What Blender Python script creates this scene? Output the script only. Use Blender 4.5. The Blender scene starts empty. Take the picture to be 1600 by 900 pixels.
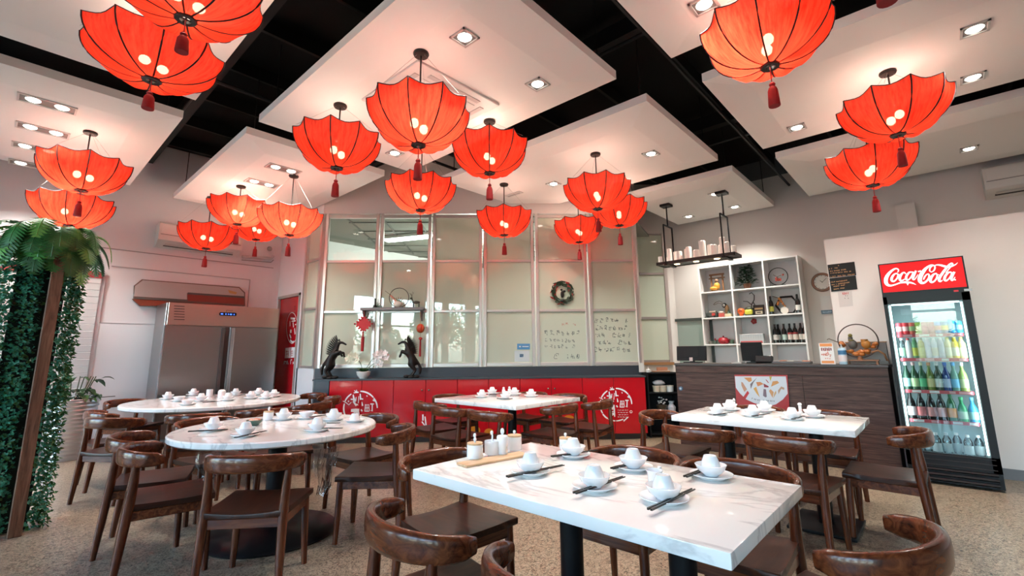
import bpy, bmesh, math, random
from mathutils import Vector, Matrix
SC = bpy.context.scene
COL = SC.collection
PI = math.pi
# ---------------------------------------------------------------- camera (room axes: X to the right-back wall, Y to the left-back wall)
F_PX, PITCH, ROLL, YAW, CY, EYE = 727.34, 0.177741, -0.0095436, 0.738521, 420.33, 1.28
def _axes():
    f = Vector((0, math.cos(PITCH), math.sin(PITCH))); u = Vector((0, -math.sin(PITCH), math.cos(PITCH)))
    r = Vector((math.cos(ROLL), 0, 0)) + math.sin(ROLL) * u
    u = r.cross(f)
    U = Vector((math.sin(YAW), math.cos(YAW), 0)); V = Vector((-math.cos(YAW), math.sin(YAW), 0))
    w = lambda a: Vector((U.dot(a), V.dot(a), a.z))
    return w(r).normalized(), w(u).normalized(), w(f).normalized()
CR, CU, CF = _axes()
CAM = Vector((0, 0, EYE))
cam_d = bpy.data.cameras.new('camera'); cam = bpy.data.objects.new('camera', cam_d); COL.objects.link(cam)
cam.matrix_world = Matrix(((CR.x, CU.x, -CF.x, 0), (CR.y, CU.y, -CF.y, 0), (CR.z, CU.z, -CF.z, EYE), (0, 0, 0, 1)))
cam_d.sensor_width = 36; cam_d.lens = F_PX / 1600 * 36; cam_d.shift_y = -(450 - CY) / 1600
cam_d.clip_start = 0.05
SC.camera = cam
# ---------------------------------------------------------------- view, world, window light
SC.view_settings.view_transform = 'Standard'; SC.view_settings.look = 'None'
SC.view_settings.gamma = 1; SC.view_settings.use_curve_mapping = False
SC.view_settings.exposure = 0.0
wd = bpy.data.worlds.new('sky'); SC.world = wd; wd.use_nodes = True
_n = wd.node_tree.nodes; _l = wd.node_tree.links
_bg = _n['Background']; _sk = _n.new('ShaderNodeTexSky'); _sk.sky_type = 'NISHITA'; _sk.sun_disc = False
_sk.sun_elevation = math.radians(40); _sk.sun_rotation = math.radians(60); _sk.air_density = 1.0; _sk.dust_density = 2.5
_bg.inputs[1].default_value = 4.6
_l.new(_sk.outputs[0], _bg.inputs[0])
LANTERN_W, SPOT_W, TUBE_W = 7.5, 185, 60
def light(name, kind, loc, energy, color=(1, 1, 1), size=.1, direction=None, **kw):
    d = bpy.data.lights.new(name, kind); d.energy = energy; d.color = color
    if kind == 'AREA': d.size = size
    else: d.shadow_soft_size = size
    for k, v in kw.items(): setattr(d, k, v)
    o = bpy.data.objects.new(name, d); COL.objects.link(o); o.location = loc
    if direction is not None: o.rotation_euler = Vector(direction).to_track_quat('-Z', 'Y').to_euler()
    return o
WX, WY = -3.4, -4.4           # the two window walls behind the camera
def portal(loc, sx, sy, direction):
    o = light('window_portal', 'AREA', loc, 1, size=sx, direction=direction); o.data.shape = 'RECTANGLE'; o.data.size_y = sy
    o.data.cycles.is_portal = True
portal((WX - .15, 2.1, 1.7), 13.0, 3.15, (1, 0, 0))
# ---------------------------------------------------------------- helpers
def ray(px, py): return CF + (px - 800) / F_PX * CR - (py - CY) / F_PX * CU
def P(px, py, x=None, y=None, z=None, pl=None):
    """where the sight line of a photo pixel meets a known plane of the room"""
    d = ray(px, py)
    if pl: n, p0 = pl; t = (p0 - CAM).dot(n) / d.dot(n)
    elif x is not None: t = x / d.x
    elif y is not None: t = y / d.y
    else: t = (z - EYE) / d.z
    return CAM + t * d
RND = random.Random(7)
def mat(name, col, rough=.5, metal=0, spec=.5, emit=0, coat=0, bump=None, trans=0, ior=None):
    m = bpy.data.materials.new(name); m.use_nodes = True
    b = m.node_tree.nodes['Principled BSDF']
    b.inputs['Base Color'].default_value = (*col, 1); b.inputs['Roughness'].default_value = rough
    b.inputs['Metallic'].default_value = metal; b.inputs['Specular IOR Level'].default_value = spec
    if coat: b.inputs['Coat Weight'].default_value = coat; b.inputs['Coat Roughness'].default_value = .06
    if emit: b.inputs['Emission Color'].default_value = (*col, 1); b.inputs['Emission Strength'].default_value = emit
    if trans: b.inputs['Transmission Weight'].default_value = trans
    if ior: b.inputs['IOR'].default_value = ior
    return m
def nodes(m): return m.node_tree.nodes, m.node_tree.links, m.node_tree.nodes['Principled BSDF']
def texco(m, scale=(1, 1, 1), obj=True):
    n, l, b = nodes(m); tc = n.new('ShaderNodeTexCoord'); mp = n.new('ShaderNodeMapping')
    mp.inputs['Scale'].default_value = scale; l.new(tc.outputs['Object' if obj else 'Generated'], mp.inputs[0])
    return mp.outputs[0]
def ramp(m, fac, stops):
    n, l, b = nodes(m); r = n.new('ShaderNodeValToRGB'); e = r.color_ramp.elements
    while len(e) < len(stops): e.new(.5)
    for i, (p, c) in enumerate(stops): e[i].position = p; e[i].color = (*c, 1)
    l.new(fac, r.inputs[0]); return r.outputs[0]
def noise(m, vec, scale, detail=3, rough=.5, dist=0):
    n, l, b = nodes(m); t = n.new('ShaderNodeTexNoise'); t.inputs['Scale'].default_value = scale
    t.inputs['Detail'].default_value = detail; t.inputs['Roughness'].default_value = rough; t.inputs['Distortion'].default_value = dist
    l.new(vec, t.inputs['Vector']); return t.outputs[0]
def bump(m, h, strength=.2, dist=.01):
    n, l, b = nodes(m); t = n.new('ShaderNodeBump'); t.inputs['Strength'].default_value = strength; t.inputs['Distance'].default_value = dist
    l.new(h, t.inputs['Height']); l.new(t.outputs[0], b.inputs['Normal'])
def setcol(m, sock): m.node_tree.links.new(sock, m.node_tree.nodes['Principled BSDF'].inputs['Base Color'])
def woodmat(name, dark, mid, light_, scale=(1.2, 14, 14), rough=.28, coat=.4):
    m = mat(name, mid, rough, coat=coat); v = texco(m, scale)
    f = noise(m, v, 2.2, 5, .6, 1.2)
    setcol(m, ramp(m, f, [(.3, dark), (.5, mid), (.72, light_)])); return m
M = {}
M['wall'] = mat('wall_paint', (.66, .61, .57), .6)
M['wall_cool'] = mat('wall_paint_cool', (.66, .65, .66), .55)
M['wall_panel'] = mat('wall_panel_paint', (.72, .66, .62), .55)
M['black_ceiling'] = mat('black_ceiling_paint', (.006, .006, .006), .7, spec=.2)
M['black_steel'] = mat('black_steel_deck', (.01, .01, .01), .5, spec=.3)
M['panel'] = mat('ceiling_panel_paint', (.80, .775, .745), .7)
M['panel_edge'] = mat('ceiling_panel_edge_paint', (.58, .54, .52), .7)
M['black'] = mat('black_metal', (.006, .006, .007), .4, spec=.2)
M['black_matte'] = mat('black_matte', (.010, .010, .011), .6, spec=.2)
M['slate'] = mat('slate_grey_laminate', (.028, .033, .042), .4)
M['red_door'] = mat('red_lacquer', (.46, .004, .010), .18, coat=.3)
M['red_edge'] = mat('red_seam', (.08, .003, .004), .5)
M['white_print'] = mat('white_print', (.8, .78, .77), .5)
M['white_lam'] = mat('white_laminate', (.74, .73, .71), .35)
M['steel'] = mat('brushed_steel', (.37, .36, .355), .28, 1)
v = texco(M['steel'], (60, 60, .6)); h = noise(M['steel'], v, 3, 2); bump(M['steel'], h, .05, .004)
M['chrome'] = mat('chrome', (.75, .75, .76), .12, 1)
M['alu'] = mat('aluminium_frame', (.66, .60, .57), .32, .75)
M['china'] = mat('white_china', (.86, .86, .86), .08, coat=.3)
M['lacquer'] = mat('black_lacquer', (.012, .010, .009), .25)
M['bamboo'] = woodmat('bamboo', (.50, .30, .15), (.62, .40, .22), (.70, .49, .30), (2, 20, 20), .45, 0)
M['wood'] = woodmat('dark_red_wood', (.034, .0078, .003), (.098, .0235, .008), (.185, .055, .018), rough=.26, coat=.22)
M['wood'].node_tree.nodes['Principled BSDF'].inputs['Specular IOR Level'].default_value = .35
M['leg_wood'] = woodmat('dark_red_leg_wood', (.030, .0070, .0025), (.090, .0215, .0075), (.17, .050, .017), (16, 16, 1.3), .27, .2)
M['leg_wood'].node_tree.nodes['Principled BSDF'].inputs['Specular IOR Level'].default_value = .35
M['seat_wood'] = woodmat('dark_seat_wood', (.015, .0045, .0025), (.034, .0095, .0045), (.072, .022, .009), (9, 1.2, 9), .34, 0)
M['seat_wood'].node_tree.nodes['Principled BSDF'].inputs['Specular IOR Level'].default_value = .28
M['post'] = woodmat('weathered_post_wood', (.08, .034, .017), (.19, .088, .045), (.30, .155, .085), (16, 16, 1.4), .65, 0)
M['bar'] = woodmat('brown_wood_laminate', (.025, .012, .009), (.060, .032, .026), (.11, .062, .05), (6, 1.1, 22), .5, 0)
M['bar'].node_tree.nodes['Principled BSDF'].inputs['Specular IOR Level'].default_value = .25
M['bar_dark'] = mat('bar_top_laminate', (.03, .016, .013), .35)
M['marble'] = mat('white_marble', (.8, .77, .74), .07)
def _marble():
    m = M['marble']; v = texco(m, (1, 1, 1)); n, l, b = nodes(m)
    t = n.new('ShaderNodeTexNoise'); t.inputs['Scale'].default_value = 1.1; t.inputs['Detail'].default_value = 7; t.inputs['Roughness'].default_value = .58; t.inputs['Distortion'].default_value = 1.1
    mp = n.new('ShaderNodeMapping'); mp.inputs['Scale'].default_value = (2.6, .8, 1); l.new(v, mp.inputs[0]); l.new(mp.outputs[0], t.inputs['Vector'])
    setcol(m, ramp(m, t.outputs[0], [(.0, (.86, .83, .79)), (.472, (.86, .83, .79)), (.497, (.62, .59, .565)), (.512, (.76, .73, .705)), (.54, (.87, .84, .80)), (.72, (.77, .73, .69)), (1, (.86, .83, .79))]))
_marble()
M['floor'] = mat('pebble_terrazzo', (.35, .27, .18), .30)
def _floor():
    m = M['floor']; n, l, b = nodes(m); v = texco(m)
    f1 = noise(m, v, 40, 4, .6, 1.8); f2 = noise(m, v, 75, 3, .6, 2.4); f3 = noise(m, v, .8, 2)
    c = ramp(m, f1, [(.33, (.03, .02, .013)), (.42, (.15, .11, .072)), (.50, (.33, .255, .175)), (.72, (.46, .38, .29))])
    d = ramp(m, f2, [(.40, (.16, .15, .14)), (.49, (1, 1, 1))])
    mx = n.new('ShaderNodeMix'); mx.data_type = 'RGBA'; mx.blend_type = 'MULTIPLY'; mx.inputs[0].default_value = .85
    l.new(c, mx.inputs[6]); l.new(d, mx.inputs[7]); setcol(m, mx.outputs[2]); bump(m, f2, .2, .004)
_floor()
def shade_mat():
    m = bpy.data.materials.new('red_lantern_fabric'); m.use_nodes = True; n = m.node_tree.nodes; l = m.node_tree.links
    n.remove(n['Principled BSDF']); out = n['Material Output']
    tc = n.new('ShaderNodeTexCoord'); mp = n.new('ShaderNodeMapping'); mp.inputs['Scale'].default_value = (9, 9, 3); l.new(tc.outputs['Object'], mp.inputs[0])
    t = n.new('ShaderNodeTexNoise'); t.inputs['Scale'].default_value = 3; t.inputs['Detail'].default_value = 6; t.inputs['Roughness'].default_value = .65; sx = n.new('ShaderNodeSeparateXYZ'); l.new(tc.outputs['Object'], sx.inputs[0]); at2 = n.new('ShaderNodeMath'); at2.operation = 'ARCTAN2'; l.new(sx.outputs[1], at2.inputs[0]); l.new(sx.outputs[0], at2.inputs[1])
    mu = n.new('ShaderNodeMath'); mu.operation = 'MULTIPLY'; mu.inputs[1].default_value = 9; l.new(at2.outputs[0], mu.inputs[0]); mz = n.new('ShaderNodeMath'); mz.operation = 'MULTIPLY'; mz.inputs[1].default_value = 5; l.new(sx.outputs[2], mz.inputs[0])
    cb = n.new('ShaderNodeCombineXYZ'); l.new(mu.outputs[0], cb.inputs[0]); l.new(mz.outputs[0], cb.inputs[1]); l.new(cb.outputs[0], t.inputs['Vector']); t.inputs['Scale'].default_value = 1.6
    r = n.new('ShaderNodeValToRGB'); e = r.color_ramp.elements; e[0].position = .3; e[0].color = (.50, .014, .008, 1); e[1].position = .70; e[1].color = (.84, .058, .024, 1); l.new(t.outputs[0], r.inputs[0])
    df = n.new('ShaderNodeBsdfDiffuse'); tl = n.new('ShaderNodeBsdfTranslucent'); tr = n.new('ShaderNodeBsdfTransparent'); tr.inputs[0].default_value = (1, .62, .5, 1)
    l.new(r.outputs[0], df.inputs[0]); l.new(r.outputs[0], tl.inputs[0])
    a = n.new('ShaderNodeMixShader'); a.inputs[0].default_value = .62; l.new(df.outputs[0], a.inputs[1]); l.new(tl.outputs[0], a.inputs[2])
    c = n.new('ShaderNodeMixShader'); c.inputs[0].default_value = .05; l.new(a.outputs[0], c.inputs[1]); l.new(tr.outputs[0], c.inputs[2])
    l.new(c.outputs[0], out.inputs[0]); return m
M['shade'] = shade_mat()
M['rib'] = mat('dark_rib_cord', (.02, .003, .003), .6)
M['tassel'] = mat('red_tassel_thread', (.30, .006, .008), .7)
M['dark_bronze'] = mat('dark_bronze', (.02, .016, .013), .4, .3)
M['wire'] = mat('steel_wire', (.35, .33, .31), .4, .6)
M['bulb'] = mat('warm_bulb', (1, .86, .66), .4, emit=45)
M['led'] = mat('downlight_lens', (1, .93, .82), .4, emit=9)
M['led_dim'] = mat('warm_spot_lens', (1, .74, .38), .4, emit=9)
M['tube'] = mat('fluorescent_tube', (.93, 1, .95), .4, emit=7)
M['led_white'] = mat('cool_led_strip', (.80, .97, 1), .4, emit=7)
M['leaf'] = mat('ivy_leaf', (.065, .34, .21), .28)  # window light on the left face is partly put into this colour
M['leaf_dark'] = mat('ivy_leaf_shade', (.04, .15, .035), .45)  # darker copy, with the shade of the right face put into the colour
M['fern'] = mat('fern_green', (.075, .33, .06), .4)
M['plant'] = mat('plant_leaf', (.018, .06, .014), .35)
M['soil'] = mat('soil', (.02, .013, .008), .9)
def glassmat(name, col, mix=.1, rough=.0):
    m = bpy.data.materials.new(name); m.use_nodes = True; n = m.node_tree.nodes; l = m.node_tree.links; n.remove(n['Principled BSDF'])
    tr = n.new('ShaderNodeBsdfTransparent'); tr.inputs[0].default_value = (*col, 1); gl = n.new('ShaderNodeBsdfGlossy'); gl.inputs['Roughness'].default_value = rough
    mx = n.new('ShaderNodeMixShader'); fr = n.new('ShaderNodeFresnel'); fr.inputs[0].default_value = 1.3 + mix * 3
    l.new(fr.outputs[0], mx.inputs[0]); l.new(tr.outputs[0], mx.inputs[1]); l.new(gl.outputs[0], mx.inputs[2]); l.new(mx.outputs[0], n['Material Output'].inputs[0]); return m
M['glass'] = glassmat('clear_glass', (.93, .97, .95), .06)
M['bottle_clear'] = glassmat('clear_plastic', (.86, .93, .95), .15, .05)
M['plastic_film'] = glassmat('clear_plastic_film', (.93, .95, .96), .25, .08)
def frosted():
    m = bpy.data.materials.new('frosted_green_glass'); m.use_nodes = True; n = m.node_tree.nodes; l = m.node_tree.links; n.remove(n['Principled BSDF'])
    df = n.new('ShaderNodeBsdfDiffuse'); tl = n.new('ShaderNodeBsdfTranslucent'); gl = n.new('ShaderNodeBsdfGlossy'); gl.inputs['Roughness'].default_value = .012
    for q in (df, tl): q.inputs[0].default_value = (.68, .725, .59, 1)
    a = n.new('ShaderNodeMixShader'); a.inputs[0].default_value = .32; l.new(df.outputs[0], a.inputs[1]); l.new(tl.outputs[0], a.inputs[2])
    fr = n.new('ShaderNodeFresnel'); fr.inputs[0].default_value = 1.9
    b = n.new('ShaderNodeMixShader'); l.new(fr.outputs[0], b.inputs[0]); l.new(a.outputs[0], b.inputs[1]); l.new(gl.outputs[0], b.inputs[2])
    l.new(b.outputs[0], n['Material Output'].inputs[0]); return m
M['frost'] = frosted()
_cc = {}
def C(r, g, b, rough=.5, metal=0, emit=0):
    k = (r, g, b, rough, metal, emit)
    if k not in _cc: _cc[k] = mat('paint_%02d' % len(_cc), (r, g, b), rough, metal, spec=.22 if max(r, g, b) < .03 and rough > .2 else .5, emit=emit)
    return _cc[k]
class B:
    """collects shapes into one mesh"""
    def __init__(s): s.bm = bmesh.new()
    def box(s, c, d, rz=0, rot=None):
        m = Matrix.Translation(c) @ (rot.to_4x4() if rot else Matrix.Rotation(rz, 4, 'Z')) @ Matrix.Diagonal((*d, 1))
        bmesh.ops.create_cube(s.bm, size=1, matrix=m); return s
    def b2(s, a, b):
        a = Vector(a); b = Vector(b); return s.box((a + b) / 2, [abs(q) for q in (b - a)])
    def cyl(s, p0, p1, r0, r1=None, n=12, caps=True):
        p0 = Vector(p0); p1 = Vector(p1); d = p1 - p0
        m = Matrix.Translation((p0 + p1) / 2) @ d.to_track_quat('Z', 'Y').to_matrix().to_4x4()
        bmesh.ops.create_cone(s.bm, cap_ends=caps, segments=n, radius1=max(r0, 1e-4), radius2=max(r0 if r1 is None else r1, 1e-4), depth=d.length, matrix=m); return s
    def sph(s, c, r, sc=(1, 1, 1), u=12, v=8, rot=None):
        m = Matrix.Translation(c) @ (rot.to_4x4() if rot else Matrix()) @ Matrix.Diagonal((*sc, 1))
        bmesh.ops.create_uvsphere(s.bm, u_segments=u, v_segments=v, radius=r, matrix=m); return s
    def lathe(s, prof, n=20, c=(0, 0, 0), mtx=None):
        rings = []; c = Vector(c)
        for r, z in prof:
            ring = []
            for k in range(n if r > 1e-5 else 1):
                p = Vector((r * math.cos(2 * PI * k / n), r * math.sin(2 * PI * k / n), z))
                if mtx: p = mtx @ p
                ring.append(s.bm.verts.new(p + c))
            rings.append(ring)
        for a, b in zip(rings, rings[1:]):
            for k in range(n):
                q = (k + 1) % n
                if len(a) == 1 and len(b) == 1: continue
                if len(a) == 1: s.bm.faces.new((a[0], b[q], b[k]))
                elif len(b) == 1: s.bm.faces.new((a[k], a[q], b[0]))
                else: s.bm.faces.new((a[k], a[q], b[q], b[k]))
        return s
    def sweep(s, pts, sect, closed=False, up=None, caps=True):
        """sect(i) -> list of (a, b) offsets along side and up vectors"""
        pts = [Vector(p) for p in pts]; N = len(pts); rings = []
        for i, p in enumerate(pts):
            t = (pts[(i + 1) % N] - pts[i - 1]) if closed else (pts[min(i + 1, N - 1)] - pts[max(i - 1, 0)])
            t.normalize(); w = Vector(up) if up else (Vector((0, 0, 1)) if abs(t.z) < .9 else Vector((1, 0, 0)))
            sd = t.cross(w).normalized(); u = sd.cross(t)
            rings.append([s.bm.verts.new(p + sd * a + u * b) for a, b in sect(i)])
        K = len(rings[0])
        for i in range(N if closed else N - 1):
            a, b = rings[i], rings[(i + 1) % N]
            for k in range(K): s.bm.faces.new((a[k], a[(k + 1) % K], b[(k + 1) % K], b[k]))
        if caps and not closed and K > 2: s.bm.faces.new(rings[0][::-1]); s.bm.faces.new(rings[-1])
        return s
    def tube(s, pts, r, n=6, closed=False):
        rr = r if callable(r) else (lambda i: r)
        return s.sweep(pts, lambda i: [(rr(i) * math.cos(2 * PI * k / n), rr(i) * math.sin(2 * PI * k / n)) for k in range(n)], closed)
    def prism(s, poly, o, ux, uy, th):
        """polygon in the plane (o; ux, uy), extruded by vector th"""
        o = Vector(o); ux = Vector(ux); uy = Vector(uy); th = Vector(th)
        a = [s.bm.verts.new(o + ux * x + uy * y) for x, y in poly]; b = [s.bm.verts.new(q.co + th) for q in a]
        s.bm.faces.new(a[::-1]); s.bm.faces.new(b); n = len(a)
        for k in range(n): s.bm.faces.new((a[k], a[(k + 1) % n], b[(k + 1) % n], b[k]))
        return s
    def face(s, pts): s.bm.faces.new([s.bm.verts.new(Vector(p)) for p in pts]); return s
    def ribbon(s, pts, nrm, th=.002):
        """flat stroke: pts = [(point, width)...] in a plane with normal nrm"""
        nrm = Vector(nrm); N = len(pts); L = []
        for i in range(N):
            t = (pts[min(i + 1, N - 1)][0] - pts[max(i - 1, 0)][0])
            if t.length < 1e-9: t = Vector((1, 0, 0))
            sd = nrm.cross(t.normalized()).normalized() * pts[i][1] / 2
            L.append((s.bm.verts.new(pts[i][0] + sd + nrm * th), s.bm.verts.new(pts[i][0] - sd + nrm * th)))
        for a, b in zip(L, L[1:]): s.bm.faces.new((a[0], a[1], b[1], b[0]))
        return s
    def bev(s, w, seg=2):
        e = [q for q in s.bm.edges if len(q.link_faces) == 2 and q.calc_face_angle(0) > .5]
        bmesh.ops.bevel(s.bm, geom=e, offset=w, segments=seg, affect='EDGES', profile=.6); return s
    def xf(s, m): bmesh.ops.transform(s.bm, matrix=m, verts=s.bm.verts); return s
    def done(s, name, m, parent=None, smooth=None, keep=False):
        if not keep: bmesh.ops.recalc_face_normals(s.bm, faces=s.bm.faces)
        me = bpy.data.meshes.new(name); s.bm.to_mesh(me); s.bm.free(); me.materials.append(m)
        if smooth is not None:
            for p in me.polygons: p.use_smooth = True
            if smooth < 170: me.set_sharp_from_angle(angle=math.radians(smooth))
        o = bpy.data.objects.new(name, me); COL.objects.link(o)
        if parent is not None: o.parent = parent
        return o
def tag(o, label, cat, group=None):
    o['label'] = label; o['category'] = cat
    if group: o['group'] = group
    return o
def thing(name, label, cat, loc=(0, 0, 0), rz=0, group=None):
    o = bpy.data.objects.new(name, None); COL.objects.link(o); o.location = loc; o.rotation_euler = (0, 0, rz); o.empty_display_size = .1
    return tag(o, label, cat, group)
def struct(o): o['kind'] = 'structure'; return o
def stuff(o): o['kind'] = 'stuff'; return o
def at(o, loc, rz=0): o.location = loc; o.rotation_euler = (0, 0, rz); return o
def dup(root, loc=None, rz=None, label=None, group=None):
    def cp(o, par):
        c = o.copy(); COL.objects.link(c)
        if par: c.parent = par
        for ch in o.children: cp(ch, c)
        return c
    r = cp(root, None)
    if loc is not None: r.location = loc
    if rz is not None: r.rotation_euler = (0, 0, rz)
    if label: r['label'] = label
    if group: r['group'] = group
    return r
def rbox(d, w=.004, seg=2, c=(0, 0, 0)): return B().box(c, d).bev(w, seg)
ORD = ['first', 'second', 'third', 'fourth', 'fifth', 'sixth', 'seventh', 'eighth', 'ninth', 'tenth', 'eleventh', 'twelfth']

def wdone(s, name, m, parent, smooth=None):
    """finish a mesh drawn in room coordinates as a part of `parent`"""
    s.xf((Matrix.Translation(parent.location) @ parent.rotation_euler.to_matrix().to_4x4()).inverted()); return s.done(name, m, parent, smooth)
def mix_lathe(t, prof, bands, n=14):
    """a lathe split by height into parts of different materials: bands = [(name, material, i0, i1)]"""
    for nm, m, i0, i1 in bands: B().lathe(prof[i0:i1 + 1], n).done(nm, m, t, 50)
# ================================================================ the room shell
RW, LW, CEIL = 8.95, 9.0, 4.66
GL, GR = Vector((3.46, 7.33, 0)), Vector((7.06, 3.61, 0))
GD = (GR - GL).normalized(); GN = Vector((-GD.y, GD.x, 0)); GN = GN if GN.x > 0 else -GN
GLEN = (GR - GL).length; GA = math.atan2(GD.y, GD.x)
GP = (GN, GL)
def lp_(u, w): v = GL + GD * u + GN * w; return (v.x, v.y)
struct(B().b2((WX - .2, WY - .2, -.1), (RW + .2, LW + .2, 0)).done('floor', M['floor']))
ceil = struct(B().b2((WX - .2, WY - .2, CEIL), (RW + .2, LW + .2, CEIL + .1)).done('ceiling', M['black_ceiling']))
for k in range(14):          # dark roof joists between the white panels
    B().b2((WX, -3.9 + k * .95, CEIL - .16), (RW, -3.86 + k * .95, CEIL)).done('ceiling_joist', M['black_steel'], ceil)
for x in (1.28, 3.82, 6.33):
    B().b2((x - .06, WY, CEIL - .34), (x + .06, LW, CEIL - .16)).done('ceiling_beam', M['black_steel'], ceil)
for x, z in ((1.15, 4.15), (3.72, 4.2), (6.42, 4.12)):
    B().tube([(x, WY, z), (x, LW - .2, z)], .018).done('conduit', M['black_steel'], ceil)
for y, z in ((1.62, 4.1), (5.3, 4.12)):
    B().tube([(WX, y, z), (RW, y, z)], .022).done('conduit', M['black_steel'], ceil)
# left wall with its panel joints
wl = struct(B().b2((WX, LW, 0), (RW, LW + .12, CEIL)).done('wall_left', M['wall_cool']))
a = P(188, 388, y=LW); b = P(425, 425, y=LW)
B().b2((-.6, LW - .012, 2.86), (3.3, LW, 2.872)).done('panel_joint', C(.30, .29, .29), wl)
B().b2((1.02, LW - .014, 2.60), (2.92, LW, 2.612)).done('panel_joint', C(.36, .35, .35), wl)
B().b2((2.915, LW - .014, 1.5), (2.927, LW, 2.61)).done('panel_joint', C(.36, .35, .35), wl)
for z in (1.76, 1.53): B().b2((.97, LW - .014, z), (1.75, LW, z + .012)).done('panel_joint', C(.45, .45, .46), wl)
gp = B().b2((.97, LW - .02, .2), (1.75, LW - .003, 1.75)).done('gloss_panel', mat('gloss_white_board', (.66, .66, .67), .08), wl)
B().b2((.93, LW - .03, .1), (.97, LW, 2.5)).done('panel_trim', C(.5, .5, .52), wl)
sh = thing('louvred_shutter', 'white louvred shutter of horizontal slats behind the ivy column', 'shutter', (0, LW - .03, 0))
B().b2((-1.2, 0, .1), (.93, .03, 2.45)).done('backing', C(.55, .55, .56), sh)
for k in range(23):
    B().box((-.13, -.02, .22 + k * .098), (2.1, .018, .09), rot=Matrix.Rotation(.25, 3, 'X')).done('slat', M['white_lam'], sh)
B().b2((-1.2, -.04, 2.4), (.93, .0, 2.5)).done('head_rail', C(.25, .03, .03), sh)
struct(B().b2((WX, LW - .015, 0), (1.55, LW, .1)).done('baseboard_left', C(.22, .22, .23)))
# right wall, dark soffit along it, and the lower partition
wr = struct(B().b2((RW, WY, 0), (RW + .12, LW, CEIL)).done('wall_right', M['wall']))
struct(B().b2((RW - .01, WY, 4.32), (RW, 3.8, CEIL)).done('trim_1', C(.09, .09, .09)))
wp = struct(B().b2((6.93, WY, 0), (7.03, .95, 2.65)).done('wall_front', M['wall_panel']))
struct(B().b2((6.915, WY, 0), (6.93, -.27, .1)).done('baseboard_right', C(.16, .16, .165)))
a, b = P(1399, 324, x=RW), P(1435, 355, x=RW)
B().b2((RW - .12, b.y, b.z - .3), (RW, a.y, a.z)).done('wall_box', M['wall_panel'], wr)
# window walls behind the camera
WIN = [(-4.3, -3.15), (-3.0, -1.9), (-1.55, -.55), (-.4, .55), (.85, 1.95), (2.1, 3.35), (4.4, 5.7), (5.85, 7.15), (7.3, 8.6)]
s = B().b2((WX - .1, WY, 0), (WX + .1, LW, .12)).b2((WX - .1, WY, 3.25), (WX + .1, LW, CEIL)).b2((WX - .1, WIN[-1][1], .12), (WX + .1, LW, 3.25)).b2((WX - .1, WY, .12), (WX + .1, WIN[0][0], 3.25))
for a, b in zip(WIN, WIN[1:]): s.b2((WX - .1, a[1], .12), (WX + .1, b[0], 3.25))
struct(s.done('wall_window_side', M['wall_cool']))
for k, (u0, u1) in enumerate(WIN):
    w = struct(bpy.data.objects.new('window_%d' % (11 + k), None)); COL.objects.link(w)
    f = B().b2((WX - .05, u0, .12), (WX + .05, u0 + .06, 3.25)).b2((WX - .05, u1 - .06, .12), (WX + .05, u1, 3.25)).b2((WX - .05, u0, .12), (WX + .05, u1, .2)).b2((WX - .05, u0, 3.18), (WX + .05, u1, 3.25)).b2((WX - .04, u0, 2.2), (WX + .04, u1, 2.26))
    f.done('window_frame', C(.12, .12, .13), w)
    B().b2((WX - .004, u0 + .05, .18), (WX + .004, u1 - .05, 3.2)).done('glass_pane', M['glass'], w)
struct(B().b2((WX, WY - .12, 0), (RW, WY, CEIL)).done('wall_back', M['wall']))
# ---------------------------------------------------------------- kitchen behind the glass
kp = [lp_(0, .1), lp_(GLEN, .1), (RW, 4.2), (RW, LW), (3.52, LW)]
struct(B().prism(kp, (0, 0, 3.56), (1, 0, 0), (0, 1, 0), (0, 0, .04)).done('ceiling_kitchen', C(.17, .17, .14)))
kc = B()
for k in range(6): kc.box(GL + GD * GLEN / 2 + GN * (.4 + k * .6) + Vector((0, 0, 3.553)), (GLEN - .5, .03, .012), GA)
for k in range(9): kc.box(GL + GD * (.3 + k * .6) + GN * 1.6 + Vector((0, 0, 3.553)), (.03, 2.9, .011), GA)
struct(kc.done('trim_2', C(.06, .06, .05)))
q = P(637, 372, z=3.50)
tl = thing('fluorescent_light', 'bright white fluorescent batten seen through the clear kitchen glass', 'light', (q.x, q.y, 3.50), GA - .35)
B().box((0, 0, .03), (1.0, .2, .05)).done('housing', M['white_lam'], tl); rbox((.96, .16, .05), .015, c=(0, 0, -.01)).done('tube_cover', M['tube'], tl)
light('kitchen_light', 'POINT', (6.2, 6.6, 3.2), TUBE_W * 5, (.93, 1, .90), .3)
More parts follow.
